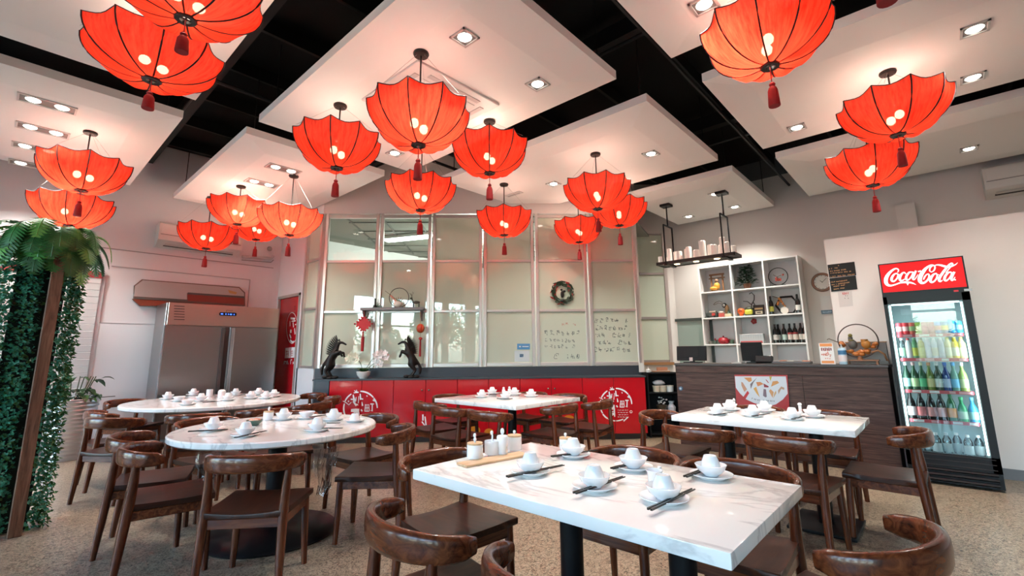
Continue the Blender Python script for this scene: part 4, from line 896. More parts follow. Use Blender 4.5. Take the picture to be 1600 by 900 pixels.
# ================================================================ black shelf, bar counter
BX = 6.4; by1 = P(1055, 568, x=BX).y; by0 = P(1386, 568, x=BX).y; BZ = 1.115
SPL = (GN, GL - GN * .30)
v0, v1 = (P(1014, 640, pl=SPL) - GL).dot(GD), (P(1064, 640, pl=SPL) - GL).dot(GD); sh_z = P(1030, 582, pl=SPL).z
t = thing('open_shelf', 'black open shelf between the red cabinets and the bar', 'shelf', lp((v0 + v1) / 2, -.15, 0), GA)
wdone(lbox(B(), v0, v1, -.015, .0, 0, sh_z), 'back_panel', M['black_matte'], t)
for a, b in ((v0, v0 + .02), (v1 - .02, v1)): wdone(lbox(B(), a, b, -.30, -.015, 0, sh_z), 'side_panel', M['black_matte'], t)
zs = [.06, .34, P(1030, 613, pl=SPL).z, sh_z]
for z in zs: wdone(lbox(B(), v0, v1, -.30, -.015, z - .02, z), 'shelf_board', M['black_matte'], t)
ulp = lambda px: (P(px, 620, pl=SPL) - GL).dot(GD)
for px, lb in ((1030, 'pale paper food tub on the black open shelf, left one'), (1040, 'pale paper food tub on the black open shelf, middle one'), (1051, 'white tub at the right end of the black open shelf')):
    t = thing('food_tub', lb, 'tub', lp(ulp(px), -.2, zs[2]), GA); B().lathe([(0, 0), (.05, 0), (.06, .09), (.056, .09), (.047, .006), (0, .006)], 16).done('body', C(.55, .46, .33) if px < 1045 else C(.6, .58, .56), t, 60); B().lathe([(.058, .082), (.063, .082), (.063, .094), (.058, .094), (.058, .082)], 16).done('rim', C(.6, .5, .38), t)
t = thing('crumpled_bag', 'crumpled translucent plastic bag lying on the paper tubs', 'bag', lp(ulp(1034), -.2, zs[2] + .094), GA)
s = B().sph((0, 0, .042), .07, (1.4, .9, .6), 14, 10)
for q in s.bm.verts: q.co += Vector((math.sin(q.co.z * 90 + q.co.x * 70), math.cos(q.co.x * 95), math.sin(q.co.y * 120 + q.co.x * 60) * .6)) * .007
s.done('film', C(.42, .43, .44, .3), t, 60)
t = thing('flower_bundle', 'bundle of small white flowers in dark wrap on the lower black shelf', 'flowers', lp(ulp(1037), -.2, zs[1]), GA)
B().lathe([(0, 0), (.05, 0), (.09, .12), (.06, .13), (0, .10)], 10).done('wrap', C(.05, .035, .02, .3), t, 30); s = B(); r = random.Random(8)
for k in range(12): s.sph((r.uniform(-.06, .06), r.uniform(-.06, .04), .14 + r.uniform(0, .10)), .017, (1, 1, .7), 6, 5)
s.done('blossom', C(.6, .57, .55), t, 180)
t = thing('white_bag', 'white plastic bag on the lower black shelf by the bar', 'bag', lp(ulp(1052), -.2, zs[1]), GA); B().lathe([(0, 0), (.055, 0), (.065, .09), (.03, .14), (.045, .18), (0, .16)], 9).done('film', C(.55, .55, .56, .3), t, 30)
t = thing('serving_tray', 'small brown tray with bottles on top of the black shelf', 'tray', lp(ulp(1040), -.16, sh_z), GA); rbox((.26, .12, .02), .004, 1, (0, 0, .01)).done('base', C(.25, .12, .06), t); B().box((.02, 0, .05), (.16, .05, .05)).done('box', C(.42, .17, .09), t)
t = thing('small_pots', 'tiny white pots left of the brown tray on the black shelf', 'pot', lp(ulp(1020), -.16, sh_z), GA); B().lathe([(0, 0), (.03, 0), (.034, .04), (.01, .05), (.01, .075), (0, .08)], 12).done('pot', C(.6, .58, .55), t, 60)
t = thing('paper_pad', 'white card leaning at the left end of the black shelf top', 'card', lp(ulp(1009), -.10, sh_z), GA); B().box((.02, 0, .07), (.08, .015, .14)).done('card', C(.62, .58, .54), t)
cy_ = (by0 + by1) / 2
t = thing('bar_counter', 'long brown wood grain bar counter with a dark top', 'counter', (BX + .24, cy_, 0))
wdone(B().b2((BX + .012, by0, .0), (BX + .47, by1, BZ - .03)), 'body', M['bar'], t)
zb_ = P(1200, 585, x=BX).z
ys = [by0, by0 + (by1 - by0) * .345, by0 + (by1 - by0) * .67, by1]
for a, b in zip(ys, ys[1:]): wdone(B().b2((BX, a + .002, .02), (BX + .012, b - .002, zb_ - .004)), 'front_panel', M['bar'], t)
wdone(B().b2((BX - .004, by0, zb_ + .004), (BX + .012, by1, BZ - .03)), 'top_band', M['bar'], t)
wdone(B().b2((BX - .012, by0 - .01, BZ - .03), (BX + .50, by1 + .01, BZ)).bev(.004, 1), 'top', M['bar_dark'], t)
q = P(1064, 607, x=BX); wdone(B().cyl((BX - .012, q.y, q.z), (BX, q.y, q.z), .028, n=16), 'lock_plate', C(.07, .11, .18, .3, .5), t, 50)
wdone(B().cyl((BX - .018, q.y, q.z), (BX - .012, q.y, q.z), .014, n=12), 'lock_core', C(.4, .45, .5, .3, .7), t, 50)
# poster on the bar front
def yz(px, py, x): v = P(px, py, x=x); return (v.y, v.z)
t = thing('food_poster', 'red framed poster of sliced food on a pale round plate', 'poster', (BX - .012, cy_, 0))
PX = BX - .012
def flat(pts, d, m, nm, x=PX): wdone(B().prism([yz(a, b, x) for a, b in pts], (x - d, 0, 0), (0, 1, 0), (0, 0, 1), (.0012, 0, 0)), nm, m, t)
zz = lambda x, y: (1135 + x / 12, 575 + y / 12)
flat([zz(150, 125), zz(1145, 130), zz(1190, 800), zz(200, 790)], .004, C(.30, .012, .015, .3), 'board')
flat([zz(160, 155), zz(1115, 158)] + [zz(1135, 300), zz(1150, 480), zz(1060, 590), zz(930, 680), zz(800, 712), zz(660, 700), zz(520, 655), zz(380, 590), zz(260, 480), zz(180, 370)], .0055, C(.47, .52, .57, .4), 'plate_picture')
for nm, col, pts in (('food_picture', C(.50, .22, .07), [(330, 180), (470, 175), (480, 240), (430, 265)]), ('food_picture', C(.13, .10, .11), [(580, 175), (510, 270), (460, 395), (450, 300)]), ('food_picture', C(.46, .18, .06), [(560, 265), (640, 260), (700, 300), (590, 345)]), ('food_picture', C(.52, .27, .06), [(510, 385), (560, 350), (630, 550), (570, 480)]),
                     ('food_picture', C(.40, .22, .14), [(280, 260), (310, 270), (390, 400), (340, 450), (285, 330)]), ('food_picture', C(.20, .02, .03), [(700, 290), (795, 340), (790, 365), (710, 360)]), ('food_picture', C(.50, .24, .08), [(870, 250), (960, 240), (990, 280), (840, 350), (850, 310)]), ('food_picture', C(.30, .30, .05), [(805, 160), (855, 160), (830, 250)]),
                     ('food_picture', C(.44, .24, .10), [(800, 430), (830, 395), (890, 450), (870, 560)]), ('food_picture', C(.42, .27, .13), [(930, 420), (940, 470), (880, 570), (900, 470)]), ('food_picture', C(.36, .22, .14), [(980, 490), (970, 420), (1030, 345), (1090, 370), (1085, 410), (1030, 390)]), ('food_picture', C(.14, .10, .13), [(700, 390), (745, 400), (760, 540), (735, 550), (690, 520)]),
                     ('red_ribbon', C(.38, .015, .02), [(320, 540), (400, 425), (430, 470), (365, 575)]), ('red_line', C(.36, .05, .05), [(735, 220), (750, 215), (800, 275), (785, 280)])):
    flat([zz(*p) for p in pts], .0070, col, nm)
s = B()
for k, (a, b) in enumerate(((480, 570), (520, 585), (545, 592), (580, 600), (610, 603), (690, 608), (750, 612), (780, 615), (820, 618), (850, 620), (885, 622))):
    p0 = P(*zz(a, b - 10), x=PX - .0085); p1 = P(*zz(a + (k * 7 % 12), b + 14), x=PX - .0085); s.ribbon([(p0, .006), (p1, .006)], (-1, 0, 0), .0002).ribbon([(p0, .004), (P(*zz(a + 20, b - 4), x=PX - .0085), .004)], (-1, 0, 0), .0002)
wdone(s, 'caption', C(.12, .12, .13), t)
# ---- on the bar top
bt = lambda px, x: Vector((x, P(px, 560, x=x).y, BZ))
def monitor(px0, px1, pyt, x, label, tilt=.12):
    a, b = P(px0, pyt, x=x), P(px1, pyt, x=x); w = abs(b.y - a.y); h = a.z - BZ - .03
    t = thing('monitor', label, 'monitor', (x, (a.y + b.y) / 2, BZ))
    R_ = Matrix.Rotation(tilt, 3, 'Y')
    B().box((0, 0, h / 2 + .03), (.03, w, h), rot=R_).bev(.006, 1).done('case', C(.008, .008, .009, .6), t, 40); B().box((-.017, 0, h / 2 + .03), (.006, w * .5, h * .5), rot=R_).done('rear_hump', C(.010, .010, .011, .6), t)
    B().box((.03, 0, .008), (.16, w * .5, .016)).done('foot', C(.012, .012, .012), t); B().box((.02, 0, .05), (.02, .06, .09)).done('neck', C(.012, .012, .012), t); return t
t = monitor(1057, 1103, 541, 6.62, 'black monitor back at the left end of the bar'); B().box((-.03, 0, .05), (.004, .045, .05)).done('label', C(.5, .4, .38), t)
monitor(1157, 1190, 535, 6.66, 'black till screen in front of the white shelf unit', -.1)
t = thing('card_terminal', 'small black card terminal beside the till screen', 'terminal', bt(1194, 6.55)); B().box((0, 0, .05), (.05, .2, .09), rot=Matrix.Rotation(.4, 3, 'Y')).bev(.008, 1).done('body', C(.012, .012, .013, .3), t)
t = thing('paper_stack', 'low stack of papers left of the till screen', 'papers', bt(1152, 6.55)); B().box((0, 0, .008), (.12, .12, .016)).done('sheet', C(.4, .38, .36), t)
t = thing('brochure_tray', 'low tray of orange and grey leaflets right of the card terminal', 'tray', bt(1236, 6.6)); rbox((.16, .42, .03), .005, 1, (0, 0, .015)).done('base', C(.08, .07, .07), t)
for k in range(5): B().box((.0, -.16 + .08 * k, .034 + .003 * (k % 2)), (.12, .07, .008)).done('leaflet', (C(.45, .16, .06), C(.3, .29, .28), C(.5, .44, .36))[k % 3], t)
ms = bt(1291, 6.50); a, b = P(1279, 536, x=6.5), P(1305, 564, x=6.5)
t = thing('menu_stand', 'white and orange menu card standing on the bar', 'menu', (6.5, (a.y + b.y) / 2, BZ)); w = abs(a.y - b.y); h = a.z - BZ
B().box((0, 0, h / 2), (.02, w, h)).done('card', C(.74, .70, .67), t); B().box((-.0108, 0, h * .90), (.001, w * .86, h * .14)).done('orange_band', C(.72, .26, .07), t)
B().box((-.0108, 0, h * .10), (.001, w * .86, h * .12)).done('orange_band', C(.72, .26, .07), t); s = B(); r = random.Random(5)
for k in range(6): s.box((-.0108, -.045 + .018 * k, h * .70), (.001, .012, .03 + .006 * (k % 2)))
s.done('title', C(.22, .05, .06), t); s = B()
for k in range(26): s.box((-.0108, r.gauss(0, .025), h * .46 + r.gauss(0, .02)), (.001, .010, .010))
s.done('menu_picture', C(.6, .16, .10), t)
t = thing('sanitiser_bottle', 'blue and white pump bottle between the menu card and flower ring', 'bottle', bt(1317, 6.5)); B().lathe([(0, 0), (.038, 0), (.04, .01), (.04, .16), (.03, .18), (0, .18)], 18).done('body', C(.40, .56, .66, .25), t, 50)
B().lathe([(.0405, .03), (.0405, .10)], 18).done('label', C(.7, .6, .58), t); B().lathe([(.0405, .11), (.0405, .155)], 18).done('blue_band', C(.05, .16, .30), t); B().lathe([(.012, .18), (.012, .20), (0, .20)], 10).tube([(0, 0, .2), (0, 0, .22), (-.03, 0, .222)], .006).done('pump', C(.6, .6, .6), t)
fr_ = bt(1344, 6.56); t = thing('flower_ring', 'large dark ring basket of orange flowers and a bird figure on the bar', 'ornament', fr_)
R_ = .185; B().tube([(0, R_ * math.cos(2 * PI * k / 40), .075 + R_ + R_ * math.sin(2 * PI * k / 40)) for k in range(40)], .007, 6, True).done('ring', C(.05, .025, .015), t, 180)
B().box((0, -.02, .045), (.09, .30, .014)).box((0, .11, .02), (.08, .02, .04)).box((0, -.15, .02), (.08, .02, .04)).cyl((0, 0, .05), (0, 0, .085), .03, .02).done('stand', C(.26, .10, .035), t)
s = B(); r = random.Random(2)
for k in range(26): a = PI + r.uniform(.25, 2.9); s.sph((r.uniform(-.03, .03), (R_ - .02) * math.cos(a), .075 + R_ + (R_ - .03) * math.sin(a) + r.uniform(0, .04)), .024, (1, 1.2, .8), 8, 6)
stuff(s.done('orange_flower', C(.42, .13, .02), t, 180))
B().sph((0, .05, .22), .045, (.8, 1, 1.2), 10, 8).sph((0, .065, .29), .024, (1, 1, 1.2), 8, 6).done('bird_body', C(.10, .085, .075), t, 180); B().sph((-.01, .062, .32), .022, u=8, v=6).cyl((0, .06, .26), (0, .06, .275), .03, n=8).done('bird_head', C(.17, .13, .02), t, 180)
B().sph((0, -.07, .22), .045, (.8, 1, 1.1), 10, 8).cyl((0, -.06, .22), (0, -.06, .275), .028, .034, 10).done('orange_cup', C(.46, .18, .03), t, 60); B().tube([(0, .17, .24), (0, .27, .29), (0, .29, .28)], .006).done('branch', C(.10, .05, .03), t)
B().tube([(0, -.11, .13), (0, -.17, .15), (0, -.22, .11), (0, -.24, .04)], .012).done('handle', C(.30, .13, .05), t, 180)
t = thing('grey_box', 'grey tabletop panel standing behind the flower ring', 'box', bt(1356, 6.78)); a, b = P(1316, 536, x=6.78), P(1378, 536, x=6.78); h = a.z - BZ; B().box((0, 0, h / 2), (.1, abs(a.y - b.y), h)).done('body', C(.16, .155, .15), t); B().box((0, 0, h + .005), (.11, abs(a.y - b.y) + .01, .01)).done('edge', C(.35, .17, .06), t)
# ================================================================ white shelf unit and what stands in it
SX = RW - .34
ky = [P(1092, 430, x=SX).y, P(1141, 425, x=SX).y, P(1192, 420, x=SX).y, P(1246, 415, x=SX).y]
kz = [P(1100, 581, x=SX).z, P(1100, 538, x=SX).z, P(1097, 497, x=SX).z, P(1095, 457, x=SX).z, P(1092, 418, x=SX).z]
t = thing('shelf_unit', 'white open shelf unit of square compartments behind the bar', 'shelf', (SX + .165, (ky[0] + ky[3]) / 2, 0))
for k, y in enumerate(ky): wdone(B().b2((SX, y - .012, 0), (RW - .02, y + .012, kz[4])), 'upright', M['white_lam'], t)
for z in [.5] + kz:
    for a, b in zip(ky, ky[1:]): wdone(B().b2((SX, a - .012, z - .024), (RW - .02, b + .012, z)), 'shelf_board', M['white_lam'], t)
wdone(B().b2((RW - .02, ky[3], .0), (RW - .005, ky[0], kz[4])), 'back_panel', C(.56, .54, .55), t)
def sp(px, row, x=None): x = SX + .12 if x is None else x; return Vector((x, P(px, 480, x=x).y, kz[row]))
# row 3 (top)
q = sp(1124, 3); t = thing('shrine_figure', 'wooden gate frame with a yellow sitting figure, top left compartment', 'figurine', q)
s = B()
for y in (-.10, .10): s.box((0, y, .16), (.025, .022, .32))
s.box((0, 0, .315), (.03, .26, .03)).box((0, 0, .25), (.02, .28, .02)).box((0, 0, .01), (.1, .26, .02)); s.done('frame', C(.20, .085, .03), t)
B().sph((-.03, .0, .10), .055, (.8, 1, 1.3), 10, 8).sph((-.05, .05, .06), .05, (.8, 1.5, .7), 10, 8).done('robe', C(.52, .24, .02), t, 180); B().sph((-.03, 0, .20), .035, u=10, v=8).done('head', C(.32, .16, .09), t, 180); B().sph((-.02, 0, .225), .037, (1, 1.05, .7), 10, 8).done('hair', C(.03, .02, .015), t, 180)
q = sp(1171, 3); t = thing('potted_bush', 'dark green leafy plant in a terracotta pot, top middle compartment', 'plant', q)
B().lathe([(0, 0), (.05, 0), (.068, .09), (.06, .09), (0, .08)], 16).done('pot', C(.22, .08, .035), t, 60); r = random.Random(11); s = B()
for k in range(330):
    h_ = r.random(); a = r.uniform(0, 6.28); R_ = (.16 * (1 - h_ * .62)) * math.sqrt(r.random()); c = Vector((R_ * .7 * math.cos(a), R_ * math.sin(a), .09 + .31 * h_)); d = Vector((math.cos(a), math.sin(a), r.uniform(-.4, .5))).normalized(); L = .075; sd = d.cross(Vector((0, 0, 1))).normalized() * .024
    v = [s.bm.verts.new(x) for x in (c, c + d * L * .5 + sd, c + d * L, c + d * L * .5 - sd)]; s.bm.faces.new(v)
stuff(s.done('foliage', C(.012, .045, .018), t)); B().cyl((0, 0, .08), (0, 0, .3), .012).done('stem', C(.06, .035, .02), t)
q = sp(1221, 3); t = thing('branch_ring', 'thin black ring with a red blossom branch, top right compartment', 'ornament', q)
B().tube([(0, .145 * math.cos(2 * PI * k / 32), .165 + .145 * math.sin(2 * PI * k / 32)) for k in range(32)], .007, 6, True).done('ring', C(.015, .012, .011), t, 180); B().box((0, 0, .012), (.06, .2, .02)).done('foot', C(.015, .012, .011), t)
B().tube([(0, .07, .20), (0, .02, .165), (0, -.04, .18), (0, -.09, .20)], .005).tube([(0, .02, .165), (0, 0, .12)], .005).done('branch', C(.09, .035, .02), t); s = B()
for k in range(7): s.sph((-.004, .03 - .03 * (k % 3), .10 + .02 * (k // 3)), .017, u=8, v=6)
s.sph((0, -.075, .185), .018, u=8, v=6).done('red_blossom', C(.33, .04, .025), t, 180)
# row 2
q = sp(1112, 2); t = thing('toy_van', 'small dark toy van with red and white sides, second row left', 'toy', q)
rbox((.11, .2, .08), .015, 2, (0, 0, .055)).done('body', C(.03, .035, .03, .4), t); rbox((.1, .12, .035), .012, 2, (0, -.02, .105)).done('roof', C(.34, .26, .2), t)
for y in (-.06, .06): wdone(B().cyl(q + Vector((-.058, y, .022)), q + Vector((.058, y, .022)), .022, n=12), 'wheel', C(.01, .01, .01), t)
B().box((-.056, -.04, .06), (.004, .06, .05)).done('red_panel', C(.4, .03, .02), t)
q = sp(1123, 2); t = thing('red_toy', 'small red and white toy beside the dark toy van', 'toy', q + Vector((-.02, -.05, 0))); rbox((.07, .1, .07), .012, 2, (0, 0, .035)).done('body', C(.36, .05, .035), t); rbox((.06, .08, .04), .012, 2, (0, 0, .09)).done('top', C(.5, .42, .36), t)
q = sp(1133, 2); t = thing('toucan_figure', 'black and white long billed bird ornament with a thin wire arch', 'ornament', q + Vector((.03, 0, 0)))
B().sph((0, -.02, .12), .05, (.6, .8, 2.2), 12, 8).done('body', C(.30, .15, .06), t, 180); B().sph((0, .02, .215), .045, (.7, 1, 1), 10, 8).done('head', C(.02, .018, .016), t, 180); B().sph((-.02, .022, .215), .026, (.8, 1, 1), 10, 8).done('face', C(.6, .57, .53), t, 180)
B().tube([(0, .05, .27), (0, .10, .30), (0, .17, .28), (0, .21, .24)], .006).tube([(0, .05, .24), (0, .12, .265), (0, .20, .235)], .005).done('bill', C(.14, .11, .08), t); B().box((0, 0, .012), (.08, .14, .024)).done('foot', C(.1, .08, .06), t)
q = sp(1143, 2); t = thing('small_cone', 'small green topped pale pot at the right of the left compartment', 'ornament', q + Vector((0, .06, 0))); rbox((.09, .12, .06), .012, 2, (0, 0, .03)).done('base', C(.45, .36, .22), t); B().cyl((0, -.01, .06), (0, -.01, .14), .035, .004, 12).done('cone', C(.05, .09, .06), t)
q = sp(1158, 2); t = thing('orange_gourd', 'bright orange round pumpkin toy, second row middle', 'ornament', q + Vector((-.02, 0, 0))); B().sph((0, 0, .085), .062, (.8, 1, .95), 14, 10).cyl((0, 0, 0), (0, 0, .04), .035, .03).done('body', C(.72, .12, .015), t, 180); B().tube([(-.051, .018 * math.cos(2 * PI * k / 12), .09 + .018 * math.sin(2 * PI * k / 12)) for k in range(12)], .005, 5, True).done('face_ring', C(.35, .05, .02), t)
q = sp(1170, 2); t = thing('yellow_gourd', 'yellow and dark green gourd toy right of the orange one', 'ornament', q + Vector((-.02, 0, 0))); rbox((.09, .12, .085), .03, 3, (0, 0, .065)).done('body', C(.5, .46, .04), t, 60); B().sph((.02, 0, .12), .06, (.8, 1.2, .7), 10, 8).box((.02, 0, .02), (.08, .12, .04)).done('cap', C(.03, .035, .015), t, 60)
q = sp(1172, 2); t = thing('twig_sculpture', 'dark bare twig sculpture on a frame behind the gourds', 'ornament', q + Vector((.1, 0, 0))); B().tube([(0, 0, 0), (0, 0, .2), (0, -.05, .28), (0, -.06, .36), (0, -.02, .41), (0, .02, .39)], .008).tube([(0, 0, .2), (0, .06, .26), (0, .13, .27)], .007).tube([(0, -.03, .24), (0, -.10, .1), (0, -.12, 0)], .008).done('twig', C(.03, .02, .015), t, 180)
q = sp(1185, 2); t = thing('picture_frame', 'small dark frame with pale lettering, second row middle', 'picture', q + Vector((.02, 0, 0))); rbox((.03, .17, .18), .006, 1, (0, 0, .09)).done('frame', C(.02, .012, .01), t); B().box((-.016, 0, .115), (.004, .13, .03)).done('gold_band', C(.32, .2, .08), t); B().box((-.016, .0, .05), (.004, .11, .05)).done('pale_mark', C(.45, .38, .26), t); B().box((-.019, 0, .05), (.003, .06, .02)).done('dark_mark', C(.05, .03, .02), t)
def wine(q, label, lab, body=C(.008, .008, .008, .12), h=.31, r=.037, cap=C(.02, .012, .012, .3), nm='wine_bottle', band=None):
    t = thing(nm, label, 'bottle', q); s_ = h / .31
    pr = [(0, 0), (r, 0), (r, .185 * s_), (r * .85, .215 * s_), (r * .40, .245 * s_), (r * .38, .30 * s_), (r * .42, .305 * s_), (r * .42, h), (0, h)]
    B().lathe(pr, 16).done('glass', body, t, 50); B().lathe([(r * 1.02, .05 * s_), (r * 1.02, .135 * s_)], 16).done('label', lab, t, 60)
    if cap: B().lathe([(r * .44, .262 * s_), (r * .44, h + .001), (0, h + .002)], 12).done('foil_cap', cap, t, 50)
    if band: B().lathe([(r * 1.025, .14 * s_), (r * 1.025, .165 * s_)], 16).done('red_band', band, t, 60)
    return t
wine(sp(1205, 2), 'dark wine bottle with a yellow label left of the hexagon ornament', C(.45, .40, .06)); wine(sp(1247, 2), 'dark wine bottle with a white label at the far right of the second row', C(.6, .57, .52))
q = sp(1229, 2); t = thing('hexagon_ornament', 'black hexagonal ring with blossoms and a white drum, second row right', 'ornament', q + Vector((.05, 0, 0)))
B().tube([(0, .165 * math.cos(2 * PI * k / 6), .15 + .165 * math.sin(2 * PI * k / 6) * .95) for k in range(6)], .018, 4, True).done('ring', C(.012, .01, .009), t); wdone(B().cyl(q + Vector((-.03, .03, .06)), q + Vector((.0, .03, .06)), .058, n=20), 'drum', C(.62, .57, .5), t, 50)
B().tube([(-.02, .20, .31), (-.02, .10, .27), (-.03, .02, .12)], .007).done('branch', C(.10, .06, .03), t); s = B()
for k, (y, z) in enumerate(((.10, .26), (.085, .245), (.07, .21), (.05, .17), (.03, .13), (.12, .2), (.13, .17))): s.sph((-.03, y, z), .02, (.8, 1, 1.2), 8, 6)
s.done('orange_blossom', C(.44, .15, .03), t, 180)
# row 1
q = sp(1126, 1); t = thing('red_pot', 'red lidded teapot in the third row, left compartment', 'teapot', q); B().lathe([(0, 0), (.06, 0), (.1, .04), (.1, .07), (.06, .115), (0, .12)], 18).sph((0, 0, .13), .018, u=8, v=6).done('body', C(.30, .012, .02, .35), t, 60); B().tube([(-.0, .09, .05), (0, .13, .07), (0, .15, .10)], .014).done('spout', C(.28, .012, .02), t); B().tube([(0, -.09, .08), (0, -.13, .07), (0, -.12, .03), (0, -.09, .03)], .01).done('handle', C(.24, .012, .02), t)
for px, lb, c_ in ((1107, 'tiny grey pot left of the red teapot, outermost', C(.10, .10, .08)), (1113, 'tiny dark green pot left of the red teapot', C(.05, .07, .05)), (1119, 'small dark tin touching the red teapot on its left', C(.04, .05, .04)), (1140, 'small dark green tin right of the red teapot', C(.03, .06, .035))):
    t = thing('small_pot', lb, 'pot', sp(px, 1) + Vector((-.04, 0, 0))); B().lathe([(0, 0), (.03, 0), (.036, .03), (.03, .055 + .02 * (px > 1115)), (0, .06 + .02 * (px > 1115))], 12).done('body', c_, t, 60)
q = sp(1171, 1); t = thing('menu_box', 'grey box with a red lower edge, third row middle', 'box', q); w = abs(P(1151, 530, x=SX + .05).y - P(1192, 530, x=SX + .05).y) * .92; rbox((.1, w, .16), .004, 1, (-.03, 0, .08)).done('body', C(.40, .42, .43), t); B().box((-.082, 0, .022), (.004, w * .9, .04)).done('red_strip', C(.42, .06, .06), t); s = B()
for k in range(9): s.box((-.082, -w * .4 + k * w * .1, .115), (.003, .003, .06))
s.done('line_mark', C(.25, .27, .28), t)
q = P(1178, 502, x=RW - .03); t = thing('red_flower_charm', 'small red flower fixed to the back of the middle compartment', 'ornament', (RW - .02, q.y, q.z)); s = B()
for k in range(5): s.sph((-.012, .028 * math.cos(k * 1.257), .028 * math.sin(k * 1.257)), .024, (.5, 1, 1), 8, 6)
s.done('petal_ring', C(.34, .012, .016), t, 180); B().sph((-.024, 0, 0), .013, u=8, v=6).done('center', C(.45, .12, .1), t, 180)
cols = (C(.62, .58, .53), C(.58, .55, .5), C(.36, .47, .42), C(.55, .45, .4), C(.58, .52, .44), C(.5, .46, .4), C(.55, .5, .44))
for k in range(7): wine(sp((1208, 1213, 1222, 1231, 1239, 1248, 1254)[k] - 1, 1, SX + (.09 if k != 1 else .18)), 'dark wine bottle in the bottom right compartment, %s from the left' % ORD[k], cols[k], band=C(.35, .03, .03) if k in (3, 4) else None)['group'] = 'wine bottles in the lower right compartment'
# wall window left of the shelf unit
w = struct(bpy.data.objects.new('window_9', None)); COL.objects.link(w)
a, b = P(1052, 499, x=RW), P(1099, 499, x=RW); f = B()
for y in (a.y, ky[0] - .03): f.b2((RW - .05, y - .03, 1.0), (RW, y + .03, a.z))
f.b2((RW - .05, ky[0] - .03, a.z - .05), (RW, a.y, a.z)); f.done('window_frame', C(.05, .06, .055), w); B().b2((RW - .02, ky[0], 1.0), (RW - .008, a.y, a.z - .04)).done('glass_pane', mat('green_pane', (.30, .37, .33), .05), w)
# ================================================================ wall clock, notices
q = P(1285, 441, x=RW); t = thing('wall_clock', 'round wall clock with a brown wooden rim', 'clock', (RW, q.y, q.z)); R_ = .155
MX = Matrix.Rotation(-PI / 2, 3, 'Y'); B().lathe([(R_ * .74, .02), (R_ * .78, .035), (R_ * .94, .035), (R_, .015), (R_, 0), (R_ * .74, 0)], 36, mtx=MX).done('rim', C(.20, .065, .022, .35), t, 50); B().lathe([(0, .012), (R_ * .78, .012)], 32, mtx=MX).done('dial', C(.80, .77, .72), t)
s = B()
for k in range(12): a = k * PI / 6; s.box((-.014, .105 * math.sin(a), .105 * math.cos(a)), (.002, .007, .018), rot=Matrix.Rotation(-a, 3, 'X'))
s.done('hour_mark', C(.2, .18, .16), t); B().box((-.016, -.03, .028), (.002, .006, .10), rot=Matrix.Rotation(.82, 3, 'X')).box((-.016, .012, .012), (.002, .008, .05), rot=Matrix.Rotation(-.8, 3, 'X')).done('clock_hand', C(.05, .045, .04), t)
NX = 6.93
def notice(pts, label, m, nm='notice_board', x=NX, lines=(), th=.006):
    V = [P(*p, x=x) for p in pts]; c = sum(V, Vector()) / len(V); t = thing(nm, label, 'sign', (x, c.y, c.z))
    wdone(B().prism([(v.y, v.z) for v in V], (x - th, 0, 0), (0, 1, 0), (0, 0, 1), (th * .9, 0, 0)), 'board', m, t)
    return t
t = notice([(1293, 414), (1335, 409), (1338, 430), (1296, 434)], 'upper black notice with gold lettering beside the clock', C(.012, .009, .009, .4))
def lines(t, x, rows, m, seed, hh=2.0, nm='lettering'):
    r = random.Random(seed); s = B()
    for (x0, y0, x1, y1) in rows:
        n = int((x1 - x0) / 1.5)
        for k in range(n):
            u = k / max(n - 1, 1); px = x0 + (x1 - x0) * u; py = y0 + (y1 - y0) * u
            if r.random() < .14: continue
            a = P(px, py - hh * r.uniform(.3, .55), x=x); b = P(px + r.uniform(-.3, .5), py + hh * r.uniform(.3, .5), x=x); s.ribbon([(a, .006), (b, .006)], (-1, 0, 0), .0006)
            if r.random() < .6: c_ = P(px + 1.1, py + r.uniform(-.8, .8), x=x); s.ribbon([((a + b) / 2, .005), (c_, .005)], (-1, 0, 0), .0006)
    stuff(wdone(s, nm, m, t))
gold = C(.42, .21, .08)
lines(t, NX - .007, [(1306, 415.5, 1310, 415), (1296, 420, 1308, 418.5), (1297, 424, 1321, 421), (1298, 427, 1329, 424), (1298, 432.5, 1336, 428.5)], gold, 1)
t = notice([(1296, 435), (1337, 430.5), (1340, 452), (1299, 456)], 'lower black notice with gold lettering beside the clock', C(.011, .009, .009, .4))
lines(t, NX - .007, [(1299, 441, 1323, 438), (1300, 445, 1328, 441), (1301, 448, 1319, 445.5), (1303, 452, 1319, 450)], gold, 2)
t = notice([(1309, 456.5), (1331, 454.5), (1333, 478), (1312, 480)], 'pale paper notice with a red mark under the black notices', C(.60, .54, .51), 'paper_notice', th=.003)
lines(t, NX - .004, [(1316.5, 458, 1325, 457.5), (1317, 459.5, 1325, 459)], C(.5, .05, .04), 4, 2.4, 'red_mark'); lines(t, NX - .004, [(1321, 462, 1324, 462), (1320, 466, 1325, 466)], C(.2, .18, .17), 5)
t = notice([(1281, 463), (1299, 462), (1301, 484), (1283, 485)], 'white paper pinned to the wall below the clock', C(.64, .62, .60), 'wall_paper_note', RW, th=.003)
t = notice([(1283, 485), (1300.5, 484), (1300.8, 490), (1284, 491)], 'small blue wall panel under the white paper by the clock', C(.03, .07, .12, .3), 'blue_panel', RW, th=.02); lines(t, RW - .0205, [(1286, 488, 1298, 487)], C(.35, .45, .55), 6, 3)
